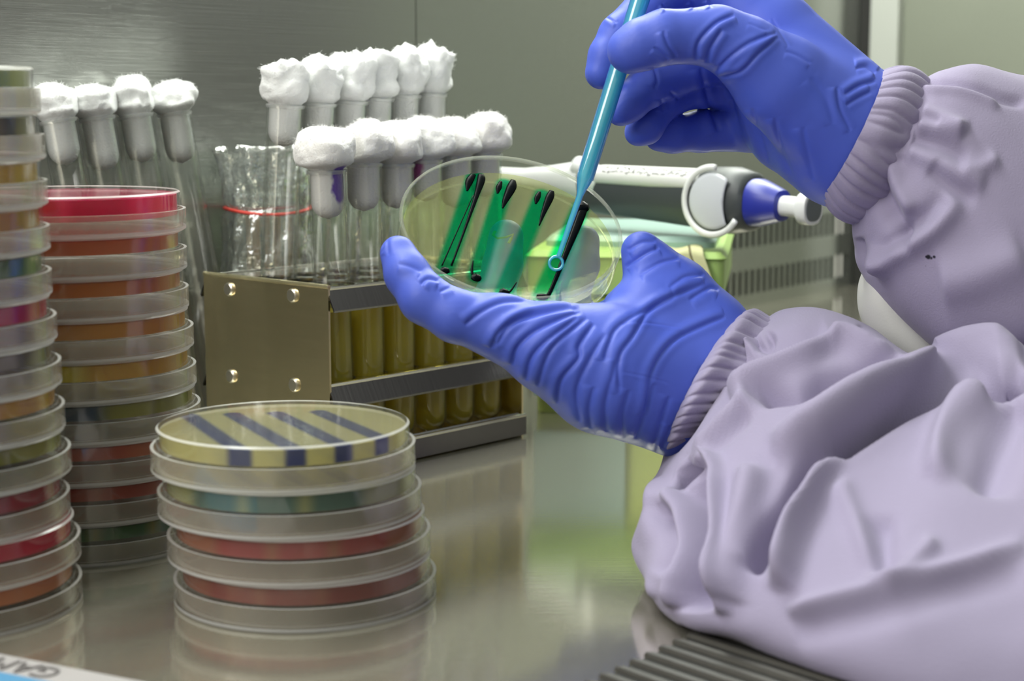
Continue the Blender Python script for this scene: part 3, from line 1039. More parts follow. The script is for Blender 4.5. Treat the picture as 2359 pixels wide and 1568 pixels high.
# cloth folded over the box's front right
ctop = [P(1508, 517, 0.935), P(1600, 527, 0.918)]
v, f = [], []
nu, nv = 24, 30
for j in range(nv):
    s = j / (nv - 1)
    for i in range(nu):
        u = i / (nu - 1)
        X = 0.064 + 0.029 * u + 0.004 * s
        if s < 0.35:
            q = (X, 0.022 * (1 - s / 0.35) - 0.003, 0.0905 + 0.0010 * math.sin(u * 9))
        else:
            t = (s - 0.35) / 0.65
            q = (X + 0.008 * t, -0.0042 - 0.0016 * math.sin(u * 7 + t) - 0.002 * t, 0.0895 - 0.028 * t)
        v.append(Vector(q))
for j in range(nv - 1):
    for i in range(nu - 1):
        f.append((j * nu + i, j * nu + i + 1, (j + 1) * nu + i + 1, (j + 1) * nu + i))
fm = []
for j in range(nv - 1):
    for i in range(nu - 1):
        fm.append(1 if i in (5, 17) else 0)
BMX = box.matrix_world.copy()
o = mesh_obj('folded_cloth', [BMX @ p for p in v], f, M_cloth, None, True, [M_stripe], fm)
sol = o.modifiers.new('thickness', 'SOLIDIFY'); sol.thickness = 0.0007; sol.offset = 0
tag(o, 'pale yellow cloth with two brown stripes hanging over the lime green box', 'cloth')

# micropipette lying on the box
PL = P(1330, 428, 0.985); PR = P(1872, 478, 0.872)
ax = (PR - PL).normalized()
side = ax.cross(Z).normalized()            # towards the camera side is -side or side
if side.y > 0: side = -side
upx = side.cross(ax).normalized()
if upx.z < 0: upx = -upx
PLEN = (PR - PL).length
pip = empty('micropipette', label='grey and white micropipette lying on the lime green box, blue and white plunger', cat='pipette',
            mat=Matrix(((ax.x, side.x, upx.x, PL.x), (ax.y, side.y, upx.y, PL.y), (ax.z, side.z, upx.z, PL.z), (0, 0, 0, 1))))


def eloft(mb, st, n=32, mi=0, cap=True):
    """stations (x, cy, cz, ry, rz) along the pipette; a rounded cross-section"""
    v, f = [], []
    for (x, cy, cz, ry, rz) in st:
        for j in range(n):
            a = 2 * math.pi * j / n
            c_, s_ = math.cos(a), math.sin(a)
            e = 0.8
            v.append((x, cy + ry * math.copysign(abs(c_) ** e, c_), cz + rz * math.copysign(abs(s_) ** e, s_)))
    for i in range(len(st) - 1):
        for j in range(n):
            j2 = (j + 1) % n
            f.append((i * n + j, (i + 1) * n + j, (i + 1) * n + j2, i * n + j2))
    if cap:
        f.append(tuple(range(n))); f.append(tuple(reversed([(len(st) - 1) * n + j for j in range(n)])))
    mb.add(v, f, mi)


K = 0.173
pip.matrix_world = Matrix(((ax.x, side.x, upx.x, PL.x), (ax.y, side.y, upx.y, PL.y), (ax.z, side.z, upx.z, PL.z), (0, 0, 0, 1))) @ Matrix.Scale(PLEN / K, 4)
mb = MB(); eloft(mb, [(K * .05, 0, -.002, .010, .0115), (K * .10, 0, -.002, .0125, .0135), (K * .40, 0, -.002, .0135, .0145), (K * .56, 0, -.001, .015, .0165), (K * .60, 0, -.0005, .016, .0185), (K * .70, 0, 0, .0165, .0190), (K * .765, 0, 0, .0150, .0165), (K * .78, 0, 0, .013, .014)])
mb.build('body', M_grey, pip, angle=50)
mb = MB(); eloft(mb, [(-.10, 0, .002, .0045, .0045), (-.045, 0, .002, .006, .006), (-.02, 0, .003, .0085, .0085), (K * .02, 0, .004, .0115, .0115), (K * .055, 0, .004, .012, .0118)])
mb.build('shaft', M_white, pip, angle=50)
mb = MB(); mb.tube([(K * .02, .004, .008), (K * .045, .006, .0125), (K * .09, .007, .0115), (K * .125, .0085, .004), (K * .115, .010, -.001)], [.006, .0065, .0065, .006, .0045], 14)
mb.build('finger_rest', M_white, pip, angle=180)
mb = MB(); eloft(mb, [(K * .12, .001, .0075, .0125, .0060), (K * .13, .001, .0080, .0128, .0062), (K * .58, .001, .0095, .0140, .0070), (K * .60, .001, .0095, .0132, .0062)])
lab = mb.build('label_strip', M_paper, pip, angle=50)
rn = random.Random(3)
mb = MB()
for rrow in range(2):
    x = K * .18
    while x < K * .55:
        L = rn.uniform(.002, .0055)
        def on_strip(xx, deg):
            c_, s_ = math.cos(math.radians(deg)), math.sin(math.radians(deg))
            f_ = (xx - K * .13) / (K * .45)
            return (xx, .001 + (.0130 + .0012 * f_) * c_ ** .8, .0080 + .0015 * f_ + (.0064 + .0008 * f_) * s_ ** .8)
        d0 = 26 if rrow == 0 else 52
        mb.tube([on_strip(x, d0), on_strip(x + L * .35, d0 + rn.uniform(-9, 13)), on_strip(x + L * .7, d0 + rn.uniform(-12, 9)), on_strip(x + L, d0 + rn.uniform(-8, 8))], .00028, 5)
        x += L + rn.uniform(.0006, .0018)
mb.build('handwriting', M_ink, lab)
# collar ring, pale window, blue cone, plunger
mb = MB()
pts = []
for a in np.linspace(math.radians(-150), math.radians(95), 40):
    xx = K * .685 + .0205 * -math.cos(a) * 1.0
    zz = .0185 * math.sin(a)
    pts.append((K * .675 - .0195 * math.cos(a), .0158 + .0006, .0188 * math.sin(a)))
mb.tube(pts, .0019, 10, flat=(Vector((0, 1, 0)), 0.7))
mb.build('collar_ring', M_white, pip, angle=180)
mb = MB()
v, f = [], []
nr, na = 8, 48
for i in range(nr + 1):
    for j in range(na):
        a = 2 * math.pi * j / na
        s = max(i / nr, 0.04)
        X = -math.cos(a) * .0165 * s; Zz = math.sin(a) * .0158 * s
        if X > 0: X = min(X, .0115 - .0035 * (1 - min(1, (Zz / .0158) ** 2)))
        v.append((K * .678 + X, .0168 + .0016 * (1 - s * s), Zz))
for i in range(nr):
    for j in range(na):
        j2 = (j + 1) % na
        f.append((i * na + j, (i + 1) * na + j, (i + 1) * na + j2, i * na + j2))
f.append(tuple(range(na)))
mb.add(v, f); wn = mb.build('display_window', M_pale, pip, angle=180)
sol = wn.modifiers.new('thickness', 'SOLIDIFY'); sol.thickness = 0.0012
mb = MB(); eloft(mb, [(K * .765, 0, 0, .0125, .0135), (K * .80, 0, 0, .0128, .0132), (K * .85, 0, -.0003, .0105, .0105), (K * .885, 0, -.0005, .0085, .0085), (K * .89, 0, -.0005, .006, .006)])
mb.build('blue_cone', M_blue, pip, angle=50)
mb = MB(); eloft(mb, [(K * .87, 0, -.0005, .0056, .0056), (K * .955, 0, -.0005, .0056, .0056), (K * .965, 0, -.0005, .0085, .0085), (K * .972, 0, -.0005, .0092, .0092), (K * 1.0, 0, -.0005, .0092, .0092), (K * 1.004, 0, -.0005, .0088, .0088)])
pl = mb.build('plunger', M_white, pip, angle=40)
mb = MB(); eloft(mb, [(K * 1.002, 0, -.0005, .0072, .0072), (K * 1.0065, 0, -.0005, .0070, .0070), (K * 1.007, 0, -.0005, .0064, .0064)])
mb.build('button_cap', M_btn, pl, angle=40)

# ------------------------------------------------------------------ carton at the lower left
CZ = 0.010
def on_plane(px, py, h):
    d = P(px, py, 1.0) - CAMV
    return CAMV + d * ((h - CAM_H) / d.z)
e0 = on_plane(0, 1503, CZ); e1 = on_plane(335, 1568, CZ)
ce = (e1 - e0).normalized(); cn = Vector((ce.y, -ce.x, 0))
ct = empty('glove_carton', label='white and blue printed carton before the tall left stack', cat='carton',
           mat=Matrix(((ce.x, -cn.x, 0, e0.x), (ce.y, -cn.y, 0, e0.y), (0, 0, 1, 0), (0, 0, 0, 1))))
mb = MB(); rounded_box(mb, -0.12, 0.115, -0.09, 0.0, 0.0, CZ, 0.0015); mb.build('carton_body', M_carton, ct)
mb = MB(); mb.box((-0.119, -0.085, CZ - 0.0002), (0.165, 0, 0), (0, 0.072, 0), (0, 0, 0.0004)); mb.build('blue_panel', M_cblue, ct, smooth=False)


def text_mesh(body, size, name, matl, parent, M, extrude=0.0002):
    cu = bpy.data.curves.new(name, 'FONT'); cu.body = body; cu.size = size; cu.extrude = extrude
    o = bpy.data.objects.new(name + '_src', cu); COL.objects.link(o)
    bpy.context.view_layer.update()
    me = bpy.data.meshes.new_from_object(o.evaluated_get(bpy.context.evaluated_depsgraph_get()))
    bpy.data.objects.remove(o)
    me.materials.clear(); me.materials.append(matl)
    q = bpy.data.objects.new(name, me); COL.objects.link(q); q.parent = parent; q.matrix_local = M
    return q


text_mesh('GAMMEX', 0.0115, 'lettering', pbr('carton_ink', (0.10, 0.09, 0.09), 0.6), ct, Matrix.Translation((0.0285, -0.0035, CZ + 0.0002)) @ Matrix.Rotation(math.pi, 4, 'Z'))

# ------------------------------------------------------------------ held dish
nC = Vector((0.155, 0.728, 0.667)).normalized()
n_w = (RGT * nC.x + UPV * nC.y - FWD * nC.z).normalized()
major = (RGT * math.cos(math.radians(12)) - UPV * math.sin(math.radians(12)))
xax = (major - n_w * major.dot(n_w)).normalized()
yax = n_w.cross(xax)
HC = P(1179, 515, 0.6675)                       # centre of the rim
HH = 0.0138
org = HC - n_w * HH
HM = Matrix(((xax.x, yax.x, n_w.x, org.x), (xax.y, yax.y, n_w.y, org.y), (xax.z, yax.z, n_w.z, org.z), (0, 0, 0, 1)))
held = empty('petri_dish', label='open petri dish with four green dye streaks, held in the gloved left hand', cat='petri dish', mat=HM)
HR = 0.0445
mb = MB()
mb.lathe([(0, 0.0), (HR - 0.0012, 0.0), (HR - 0.0004, 0.0006), (HR - 0.0004, HH - 0.0022), (HR, HH - 0.0018), (HR, HH - 0.0003), (HR - 0.0003, HH), (HR - 0.0013, HH), (HR - 0.0015, HH - 0.0004), (HR - 0.0016, 0.0012), (0, 0.0012)],
         128, closed=False, mis=[0, 1, 0, 1, 1, 1, 1, 1, 0, 0])
mb.build('dish_wall', M_held, held, mats=[M_rim], angle=40)
AT = 0.0052
HMI = HM.inverted()


def dish_xy(px, py, h=AT):
    a = HMI @ CAMV; b = HMI @ P(px, py, 1.0)
    d = b - a
    q = a + d * ((h - a.z) / d.z)
    return q


strk = [((1094, 408), (1025, 622)), ((1163, 424), (1097, 637)), ((1250, 448), (1160, 672)), ((1338, 475), (1247, 682))]
segs = []
for (a, b) in strk:
    A, B = dish_xy(*a), dish_xy(*b)
    segs.append((A.x, A.y, B.x, B.y))
GREEN = srgb(0, 205, 130)
am = agar('gel_held', srgb(222, 222, 165), GREEN, segs, 0.0022, 0.0028, 0.915, gloss=0.008, tcol=(0.92, 0.945, 0.78), tcol2=(0.05, 0.85, 0.54), gain=1.2)
mb = MB()
ra = HR - 0.0017
mb.lathe([(0, 0.00125), (ra, 0.00125), (ra, AT + 0.0006), (ra - 0.0012, AT), (0, AT)], 128, closed=False)
mb.build('agar', am, held, angle=50)


def streak(parts):
    for pts, rad in parts:
        mb = MB()
        q = catmull([tuple(dish_xy(*p, AT)) for p in pts], 18)
        rr = catmull([(r, 0) for r in rad], 18)[:, 0] * 1.25 * 0.66 / F_PX
        q[:, 2] = AT + 0.0001
        mb.tube([tuple(p) for p in q], [max(1e-5, r) for r in rr], 10, flat=(Vector((0, 0, 1)), 0.35))
        mb.build('dye_streak', M_black, held, angle=180)


streak([([(1090, 402), (1081, 418), (1076, 440)], [6, 8, 2]), ([(1107, 402), (1108, 415), (1096, 455), (1070, 530), (1040, 612)], [6, 8.5, 5, 2.5, 2]),
        ([(1090, 450), (1050, 540), (1018, 612)], [1, 1.2, 1.5]), ([(1015, 622), (1024, 623), (1034, 622)], [6, 10, 6])])
streak([([(1154, 418), (1149, 432), (1146, 446)], [3, 6, 2]), ([(1182, 415), (1178, 432), (1164, 462), (1158, 480)], [5, 10, 6, 1.5]),
        ([(1090, 600), (1087, 620), (1088, 632)], [1, 2.5, 3]), ([(1086, 637), (1097, 639), (1106, 637)], [6, 12, 6])])
streak([([(1243, 442), (1238, 455), (1234, 470)], [3, 6, 2]), ([(1271, 440), (1266, 455), (1252, 490), (1242, 520)], [5, 8.5, 5, 1.2]),
        ([(1190, 650), (1178, 668), (1168, 676)], [1, 2, 3]), ([(1150, 671), (1160, 673), (1172, 672)], [6, 11, 5])])
streak([([(1338, 466), (1342, 478), (1330, 486)], [9, 14, 8]), ([(1347, 470), (1332, 512), (1305, 580), (1275, 655), (1262, 682)], [9, 9, 6, 4, 4]),
        ([(1236, 681), (1248, 684), (1261, 682)], [5, 9, 6])])
mb = MB()
mk = [tuple(dish_xy(*p, -0.0002)) for p in [(1141, 532), (1136, 541), (1146, 549), (1166, 546), (1183, 539), (1177, 550), (1172, 560)]]
mb.tube(mk, 0.00065, 8, flat=(Vector((0, 0, 1)), 0.2))
mb.build('marker_stroke', M_marker, held)

# ------------------------------------------------------------------ inoculating loop
ringc = HM @ dish_xy(1281, 606, AT + 0.0024)
zl = (ringc - CAMV).dot(FWD)
loop = empty('inoculating_loop', ringc, 'translucent cyan plastic inoculating loop pinched in the gloved right hand', 'inoculating loop')
view = (CAMV - ringc).normalized()
e1_ = RGT - view * RGT.dot(view); e1_.normalize(); e2_ = view.cross(e1_)
mb = MB()
rr = 15.5 * zl / F_PX
mb.tube([(e1_ * math.cos(a) + e2_ * math.sin(a)) * rr for a in np.linspace(0, 2 * math.pi, 41)], 0.00062, 10, cap=False)
mb.build('loop_ring', M_loop, loop, angle=180)
zg = 0.659
p0 = P(1287, 590, zl - .0003); p1 = P(1336, 450, zg); p2 = P(1349, 405, zg); p3 = P(1478, -10, zg - .002); p4 = P(1530, -180, zg - .003)
S = zg / F_PX
mb = MB()
mb.tube([p - ringc for p in (p0, p0.lerp(p1, .5), p1, p1.lerp(p2, .3), p1.lerp(p2, .7), p2, p2.lerp(p3, .5), p3, p4)],
        [5.5 * S, 6.5 * S, 7.5 * S, 11 * S, 17 * S, 20 * S, 20.5 * S, 22 * S, 22 * S], 20)
for k in range(6):  # moulded ribs
    a = k * math.pi / 3 + 0.4
    d = e1_ * math.cos(a) + e2_ * math.sin(a)
    mb.tube([p2 - ringc + d * 18.5 * S, p4 - ringc + d * 20.5 * S], 3.2 * S, 6)
mb.build('handle', M_loop, loop, angle=60)

# ------------------------------------------------------------------ hands: one continuous skin each, from blended limbs
def rcone(G, a, b, r1, r2):
    ba = b - a
    l2 = ba @ ba
    rr_ = r1 - r2
    a2 = l2 - rr_ * rr_
    if a2 <= 0:
        c, r = (a, r1) if r1 > r2 else (b, r2)
        return np.linalg.norm(G - c, axis=-1) - r
    il2 = 1.0 / l2
    pa = G - a
    y = pa @ ba
    z = y - l2
    x2 = ((pa * l2 - y[..., None] * ba) ** 2).sum(-1)
    y2 = y * y * l2
    z2 = z * z * l2
    k = np.sign(rr_) * rr_ * rr_ * x2
    d = (np.sqrt(x2 * a2 * il2) + y * rr_) * il2 - r1
    m1 = np.sign(z) * a2 * z2 > k
    m2 = np.sign(y) * a2 * y2 < k
    d = np.where(m1, np.sqrt(x2 + z2) * il2 - r2, d)
    d = np.where(m2 & ~m1, np.sqrt(x2 + y2) * il2 - r1, d)
    return d


def smin(a, b, k):
    h = np.clip(0.5 + 0.5 * (b - a) / k, 0, 1)
    return b * (1 - h) + a * h - k * h * (1 - h)


def surface_nets(Fv, o, h):
    nx, ny, nz = Fv.shape
    s = Fv < 0
    c = np.zeros((nx - 1, ny - 1, nz - 1), np.int8)
    for dx in (0, 1):
        for dy in (0, 1):
            for dz in (0, 1):
                c += s[dx:nx - 1 + dx, dy:ny - 1 + dy, dz:nz - 1 + dz]
    act = (c > 0) & (c < 8)
    idx = -np.ones(act.shape, np.int64)
    ijk = np.argwhere(act)
    idx[act] = np.arange(len(ijk))
    acc = np.zeros((len(ijk), 3)); cnt = np.zeros(len(ijk))
    cor = [(x, y, z) for x in (0, 1) for y in (0, 1) for z in (0, 1)]
    for i in range(8):
        for j in range(i + 1, 8):
            if sum(abs(cor[i][k] - cor[j][k]) for k in range(3)) != 1: continue
            A, B = np.array(cor[i]), np.array(cor[j])
            fa = Fv[tuple((ijk + A).T)]; fb = Fv[tuple((ijk + B).T)]
            mk_ = (fa < 0) != (fb < 0)
            t = np.where(mk_, fa / np.where(mk_, fa - fb, 1), 0)
            acc += np.where(mk_[:, None], A + (B - A) * t[:, None], 0); cnt += mk_
    V = o + (ijk + acc / cnt[:, None]) * h
    faces = []
    for axis in range(3):
        a1, a2 = [(1, 2), (2, 0), (0, 1)][axis]
        sl0 = [slice(None)] * 3; sl1 = [slice(None)] * 3
        sl0[axis] = slice(0, -1); sl1[axis] = slice(1, None)
        ch = s[tuple(sl0)] != s[tuple(sl1)]
        q = np.argwhere(ch)
        q = q[(q[:, a1] > 0) & (q[:, a2] > 0) & (q[:, a1] < Fv.shape[a1] - 1) & (q[:, a2] < Fv.shape[a2] - 1)]
        ins = s[tuple(q.T)]
        e1 = np.zeros(3, int); e1[a1] = 1
        e2 = np.zeros(3, int); e2[a2] = 1
        quad = np.stack([idx[tuple((q - e1 - e2).T)], idx[tuple((q - e2).T)], idx[tuple(q.T)], idx[tuple((q - e1).T)]], 1)
        quad[~ins] = quad[~ins][:, ::-1]
        faces.append(quad)
    return V, np.concatenate(faces)


def vnormals(V, Fc):
    A = V[Fc[:, 2]] - V[Fc[:, 0]]; B = V[Fc[:, 3]] - V[Fc[:, 1]]
    n = np.cross(A, B)
    N = np.zeros_like(V)
    for k in range(4): np.add.at(N, Fc[:, k], n)
    return N / np.maximum(np.linalg.norm(N, axis=1), 1e-12)[:, None]


def smooth_mesh(V, Fc, it, lam=0.5):
    for _ in range(it):
        S_ = np.zeros_like(V); C_ = np.zeros(len(V))
        for k in range(4):
            a, b = Fc[:, k], Fc[:, (k + 1) % 4]
            np.add.at(S_, a, V[b]); np.add.at(C_, a, 1)
            np.add.at(S_, b, V[a]); np.add.at(C_, b, 1)
        V = V + lam * (S_ / C_[:, None] - V)
    return V


def subdivide(V, Fc):
    n = len(V)
    E = np.sort(np.concatenate([Fc[:, [k, (k + 1) % 4]] for k in range(4)]), axis=1)
    key = E[:, 0].astype(np.int64) * n + E[:, 1]
    uk, inv = np.unique(key, return_inverse=True)
    mid = (V[uk // n] + V[uk % n]) / 2
    m = len(Fc)
    e = [n + inv[k * m:(k + 1) * m] for k in range(4)]
    c = n + len(uk) + np.arange(m)
    V2 = np.concatenate([V, mid, V[Fc].mean(1)])
    F2 = np.concatenate([np.stack([Fc[:, k], e[k], c, e[k - 1]], 1) for k in range(4)])
    return smooth_mesh(V2, F2, 2), F2


def px_dist(Q, line):
    """signed distance in pixels to a polyline, and how far along it"""
    best = np.full(len(Q), 1e9); sg = np.zeros(len(Q)); along = np.zeros(len(Q))
    n = len(line) - 1
    for i in range(n):
        a = np.array(line[i], float); b = np.array(line[i + 1], float)
        ba = b - a; pa = Q - a
        h = np.clip((pa @ ba) / (ba @ ba), 0, 1)
        d = pa - h[:, None] * ba
        L = np.hypot(d[:, 0], d[:, 1])
        cr = ba[0] * pa[:, 1] - ba[1] * pa[:, 0]
        m_ = L < best
        best[m_] = L[m_]; sg[m_] = np.sign(cr[m_]); along[m_] = (i + h[m_]) / n
    return best * sg, along


def sculpt(V, N, strokes, front=True, gain=1.0):
    """press folds into the surface along strokes: (points, half width in px, height in mm, kind)"""
    pr = proj(V)
    view_ = np.array(CAMV) - V
    view_ /= np.linalg.norm(view_, axis=1)[:, None]
    fac = np.clip((N * view_).sum(1) * 3 + 0.15, 0, 1) if front else np.ones(len(V))
    D = np.zeros(len(V))
    for st in strokes:
        pts, wd, amp, kind = st[:4]
        line = catmull(pts, max(6, 5 * len(pts)))
        d, al = px_dist(pr[:, :2], line)
        fade = np.clip(al / 0.12, 0, 1) * np.clip((1 - al) / 0.15, 0, 1)
        fade = np.sqrt(np.clip(fade, 0, 1))
        if kind == 'fold':
            g_ = -0.75 * np.exp(-(d / wd) ** 2) + 0.7 * np.exp(-((d - 2.6 * wd) / (2.3 * wd)) ** 2) + 0.25 * np.exp(-((d + 2.2 * wd) / (1.8 * wd)) ** 2)
        elif kind == 'foldr':
            g_ = -0.75 * np.exp(-(d / wd) ** 2) + 0.7 * np.exp(-((d + 2.6 * wd) / (2.3 * wd)) ** 2) + 0.25 * np.exp(-((d - 2.2 * wd) / (1.8 * wd)) ** 2)
        elif kind == 'ridge':
            g_ = np.exp(-(d / wd) ** 2)
        elif kind == 'step':       # one side lies lower: a lapped fold
            g_ = np.where(d > 0, -np.exp(-d / (wd * 3)), 0.55 * np.exp(-(d / wd) ** 2))
        elif kind == 'stepr':
            g_ = np.where(d < 0, -np.exp(d / (wd * 3)), 0.55 * np.exp(-(d / wd) ** 2))
        else:
            g_ = -np.exp(-(d / wd) ** 2)
        D += g_ * fade * amp * 0.001
    return V + N * (D * fac * gain)[:, None]


def field(chains, palm, h=0.0009, kp=0.006, kf=0.0012, kj=0.006, pad=0.006):
    """chains/palm: lists of [(px, py, z, r_px), ...]"""
    def conv(ch): return [(np.array(P(a, b, z)), r * z / F_PX) for (a, b, z, r) in ch]
    allp = [conv(c) for c in chains + palm]
    lo = np.min([p - r for c in allp for p, r in c], axis=0) - pad
    hi = np.max([p + r for c in allp for p, r in c], axis=0) + pad
    n = np.ceil((hi - lo) / h).astype(int) + 1
    G = np.stack(np.meshgrid(*[lo[k] + h * np.arange(n[k]) for k in range(3)], indexing='ij'), -1)

    def chain_d(c):
        d = None
        for i in range(len(c) - 1):
            e = rcone(G, c[i][0], c[i + 1][0], c[i][1], c[i + 1][1])
            d = e if d is None else smin(d, e, 0.0025)
        return d
    pd = None
    for c in palm:
        e = chain_d(conv(c)); pd = e if pd is None else smin(pd, e, kp)
    fd = None
    for c in chains:
        e = chain_d(conv(c)); fd = e if fd is None else smin(fd, e, kf)
    return surface_nets(smin(pd, fd, kj), lo, h)


def build_skin(name, V, Fc, matl, parent, label=None):
    o = mesh_obj(name, V.tolist(), Fc.tolist(), matl, parent)
    if label: o['label'] = label
    return o


def z1(sc_, ox, oy, pts): return [(ox + x / sc_, oy + y / sc_) for x, y in pts]


def clear_of_dish(V):
    """gloved skin gives way where it meets the dish"""
    M3 = np.array(HMI.to_3x3()); t3 = np.array(HMI.translation)
    L = V @ M3.T + t3
    r = np.hypot(L[:, 0], L[:, 1])
    e = 0.00025
    ins = (r < HR + e) & (L[:, 2] > -e) & (L[:, 2] < HH + e)
    dside = HR + e - r; dbot = L[:, 2] + e
    side = ins & (dside < dbot)
    bot = ins & ~side
    L[side, :2] *= ((HR + e) / np.maximum(r[side], 1e-6))[:, None]
    L[bot, 2] = -e
    return (L - t3) @ np.linalg.inv(M3).T


def clear_of_rod(V, a, b, rad):
    a, b = np.array(a), np.array(b)
    ba = b - a; h = np.clip(((V - a) @ ba) / (ba @ ba), 0, 1)
    c = a + h[:, None] * ba
    d = V - c; L = np.linalg.norm(d, axis=1)
    k = L < rad
    V = V.copy(); V[k] = c[k] + d[k] / np.maximum(L[k], 1e-7)[:, None] * rad
    return V


person = empty('person', P(2300, 900, 0.62), 'person in lilac gown and blue gloves, arms reaching from the right', 'person')
PINV = person.matrix_world.inverted()
bpy.context.view_layer.update()
PINV = Matrix.Translation(-Vector(person.location))


def to_local(V): return np.asarray(V) - np.array(person.location)


# right hand, pinching the loop
palmR = [
    [(1652, 84, .646, 64), (1715, 118, .648, 80), (1800, 190, .655, 108), (1965, 320, .668, 140)],
    [(1655, -30, .682, 66), (1780, 80, .680, 100), (1960, 285, .672, 138)],
    [(1715, 120, .700, 62), (1820, 230, .690, 115), (1950, 320, .675, 138)],
    [(1735, 265, .712, 58), (1820, 300, .695, 95), (1940, 345, .676, 132)],
    [(1960, 310, .670, 136), (2030, 345, .672, 112)],
]
fingR = [
    [(1452, 116, .6435, 54), (1480, 102, .643, 58), (1530, 86, .6425, 62), (1585, 84, .644, 60), (1652, 84, .646, 64)],     # thumb
    [(1385, 168, .6735, 38), (1400, 128, .674, 43), (1428, 82, .6755, 48), (1500, 14, .681, 54), (1560, -30, .682, 56), (1655, -30, .682, 62)],   # index
    [(1431, 255, .6745, 36), (1450, 235, .676, 43), (1492, 200, .680, 47), (1560, 172, .688, 46), (1690, 130, .70, 52)],      # middle
    [(1470, 305, .689, 32), (1488, 292, .690, 39), (1528, 236, .695, 39), (1600, 207, .704, 40), (1730, 205, .710, 50)],  # ring
    [(1520, 312, .702, 37), (1550, 308, .705, 43), (1615, 303, .711, 46), (1735, 296, .715, 54)],           # little
]
V, Fc = field(fingR, palmR)
V = smooth_mesh(V, Fc, 2)
V, Fc = subdivide(V, Fc)
N = vnormals(V, Fc)
sR = lambda pts: z1(2.8, 1260, 0, pts)
strokesR = [
    (sR([(960, 385), (980, 270), (1090, 150), (1210, 95)]), 4.3, 1.3, 'fold'), (sR([(1025, 405), (1060, 300), (1130, 190)]), 4.3, 1.1, 'fold'),
    (sR([(1080, 470), (1190, 360), (1320, 270), (1480, 215)]), 4.3, 1.0, 'fold'), (sR([(1110, 490), (1250, 460), (1370, 340), (1490, 240)]), 4.3, 1.1, 'foldr'),
    (sR([(750, 200), (780, 290), (835, 370)]), 3.6, 0.9, 'fold'), (sR([(690, 305), (780, 375)]), 3.6, 0.8, 'fold'),
    (sR([(1540, 330), (1620, 360), (1700, 410)]), 3.6, 0.5, 'fold'), (sR([(1870, 560), (1890, 700), (1960, 840)]), 4.3, 0.8, 'fold'),
    (sR([(2120, 470), (2060, 430), (1990, 440)]), 4.3, 1.0, 'fold'), (sR([(2120, 520), (2010, 555), (1920, 610)]), 4.3, 1.1, 'fold'), (sR([(2090, 590), (1990, 640), (1930, 680)]), 4.3, 0.9, 'fold'),
    (sR([(1190, 640), (1230, 760), (1330, 985)]), 5.0, 0.9, 'fold'), (sR([(1320, 700), (1370, 860), (1430, 1050)]), 5.0, 0.8, 'fold'), (sR([(1470, 760), (1510, 950), (1580, 1130)]), 5.0, 0.8, 'fold'),
    (sR([(1650, 820), (1680, 980), (1720, 1160)]), 5.8, 0.6, 'fold'), (sR([(990, 440), (1040, 640), (1110, 850)]), 5.8, 1.2, 'fold'),
    (sR([(690, 430), (710, 520), (690, 570)]), 3.6, 0.8, 'fold'), (sR([(740, 640), (745, 720)]), 3.6, 0.7, 'fold'), (sR([(790, 590), (850, 640)]), 3.6, 0.6, 'fold'),
    (sR([(1450, 120), (1560, 300)]), 2.9, 0.3, 'fold'), (sR([(1300, 150), (1420, 200)]), 2.9, 0.3, 'fold'), (sR([(740, 30), (770, 62)]), 2.9, 0.7, 'fold'), (sR([(930, 10), (950, 55)]), 2.9, 0.7, 'fold'), (sR([(1040, 0), (1060, 50)]), 2.9, 0.7, 'fold'),
    (sR([(380, 110), (450, 150)]), 2.9, 0.5, 'fold'), (sR([(1700, 500), (1800, 640), (1850, 800)]), 6.5, 0.4, 'fold'),
]
V = sculpt(V, N, strokesR, gain=0.85)
V = clear_of_rod(V, p2, p4, 23.5 * S)
build_skin('glove', to_local(V), Fc, M_glove, person, 'blue nitrile glove on the right hand pinching the loop')

# left hand, cradling the dish
palmL = [
    [(1150, 752, .630, 68), (1265, 800, .632, 102), (1400, 850, .640, 150), (1580, 900, .655, 154), (1650, 905, .660, 132)],
    [(1478, 580, .664, 48), (1500, 618, .664, 62), (1548, 690, .664, 98), (1610, 790, .662, 128), (1655, 870, .662, 138)],
    [(1440, 760, .680, 85), (1560, 830, .672, 130), (1640, 890, .665, 138)],
    [(1420, 700, .662, 30), (1500, 740, .655, 110), (1600, 850, .660, 150)],
]
fingL = [
    [(917, 584, .640, 42), (938, 632, .635, 51), (978, 688, .630, 57), (1050, 728, .628, 60), (1150, 752, .630, 68)],    # thumb
    [(1345, 556, .700, 37), (1338, 610, .693, 42), (1312, 690, .682, 44), (1330, 770, .680, 48), (1440, 790, .684, 60)],
    [(1166, 546, .699, 41), (1158, 610, .690, 45), (1138, 690, .676, 46), (1190, 772, .674, 48), (1300, 800, .680, 58), (1440, 830, .684, 70)],
    [(1260, 760, .690, 40), (1330, 800, .692, 48), (1440, 840, .690, 66)],
    [(1330, 840, .694, 40), (1400, 860, .692, 46), (1480, 870, .686, 62)],
]
V, Fc = field(fingL, palmL)
V = smooth_mesh(V, Fc, 2)
V, Fc = subdivide(V, Fc)
N = vnormals(V, Fc)
sL = lambda pts: z1(2.613, 860, 500, pts)
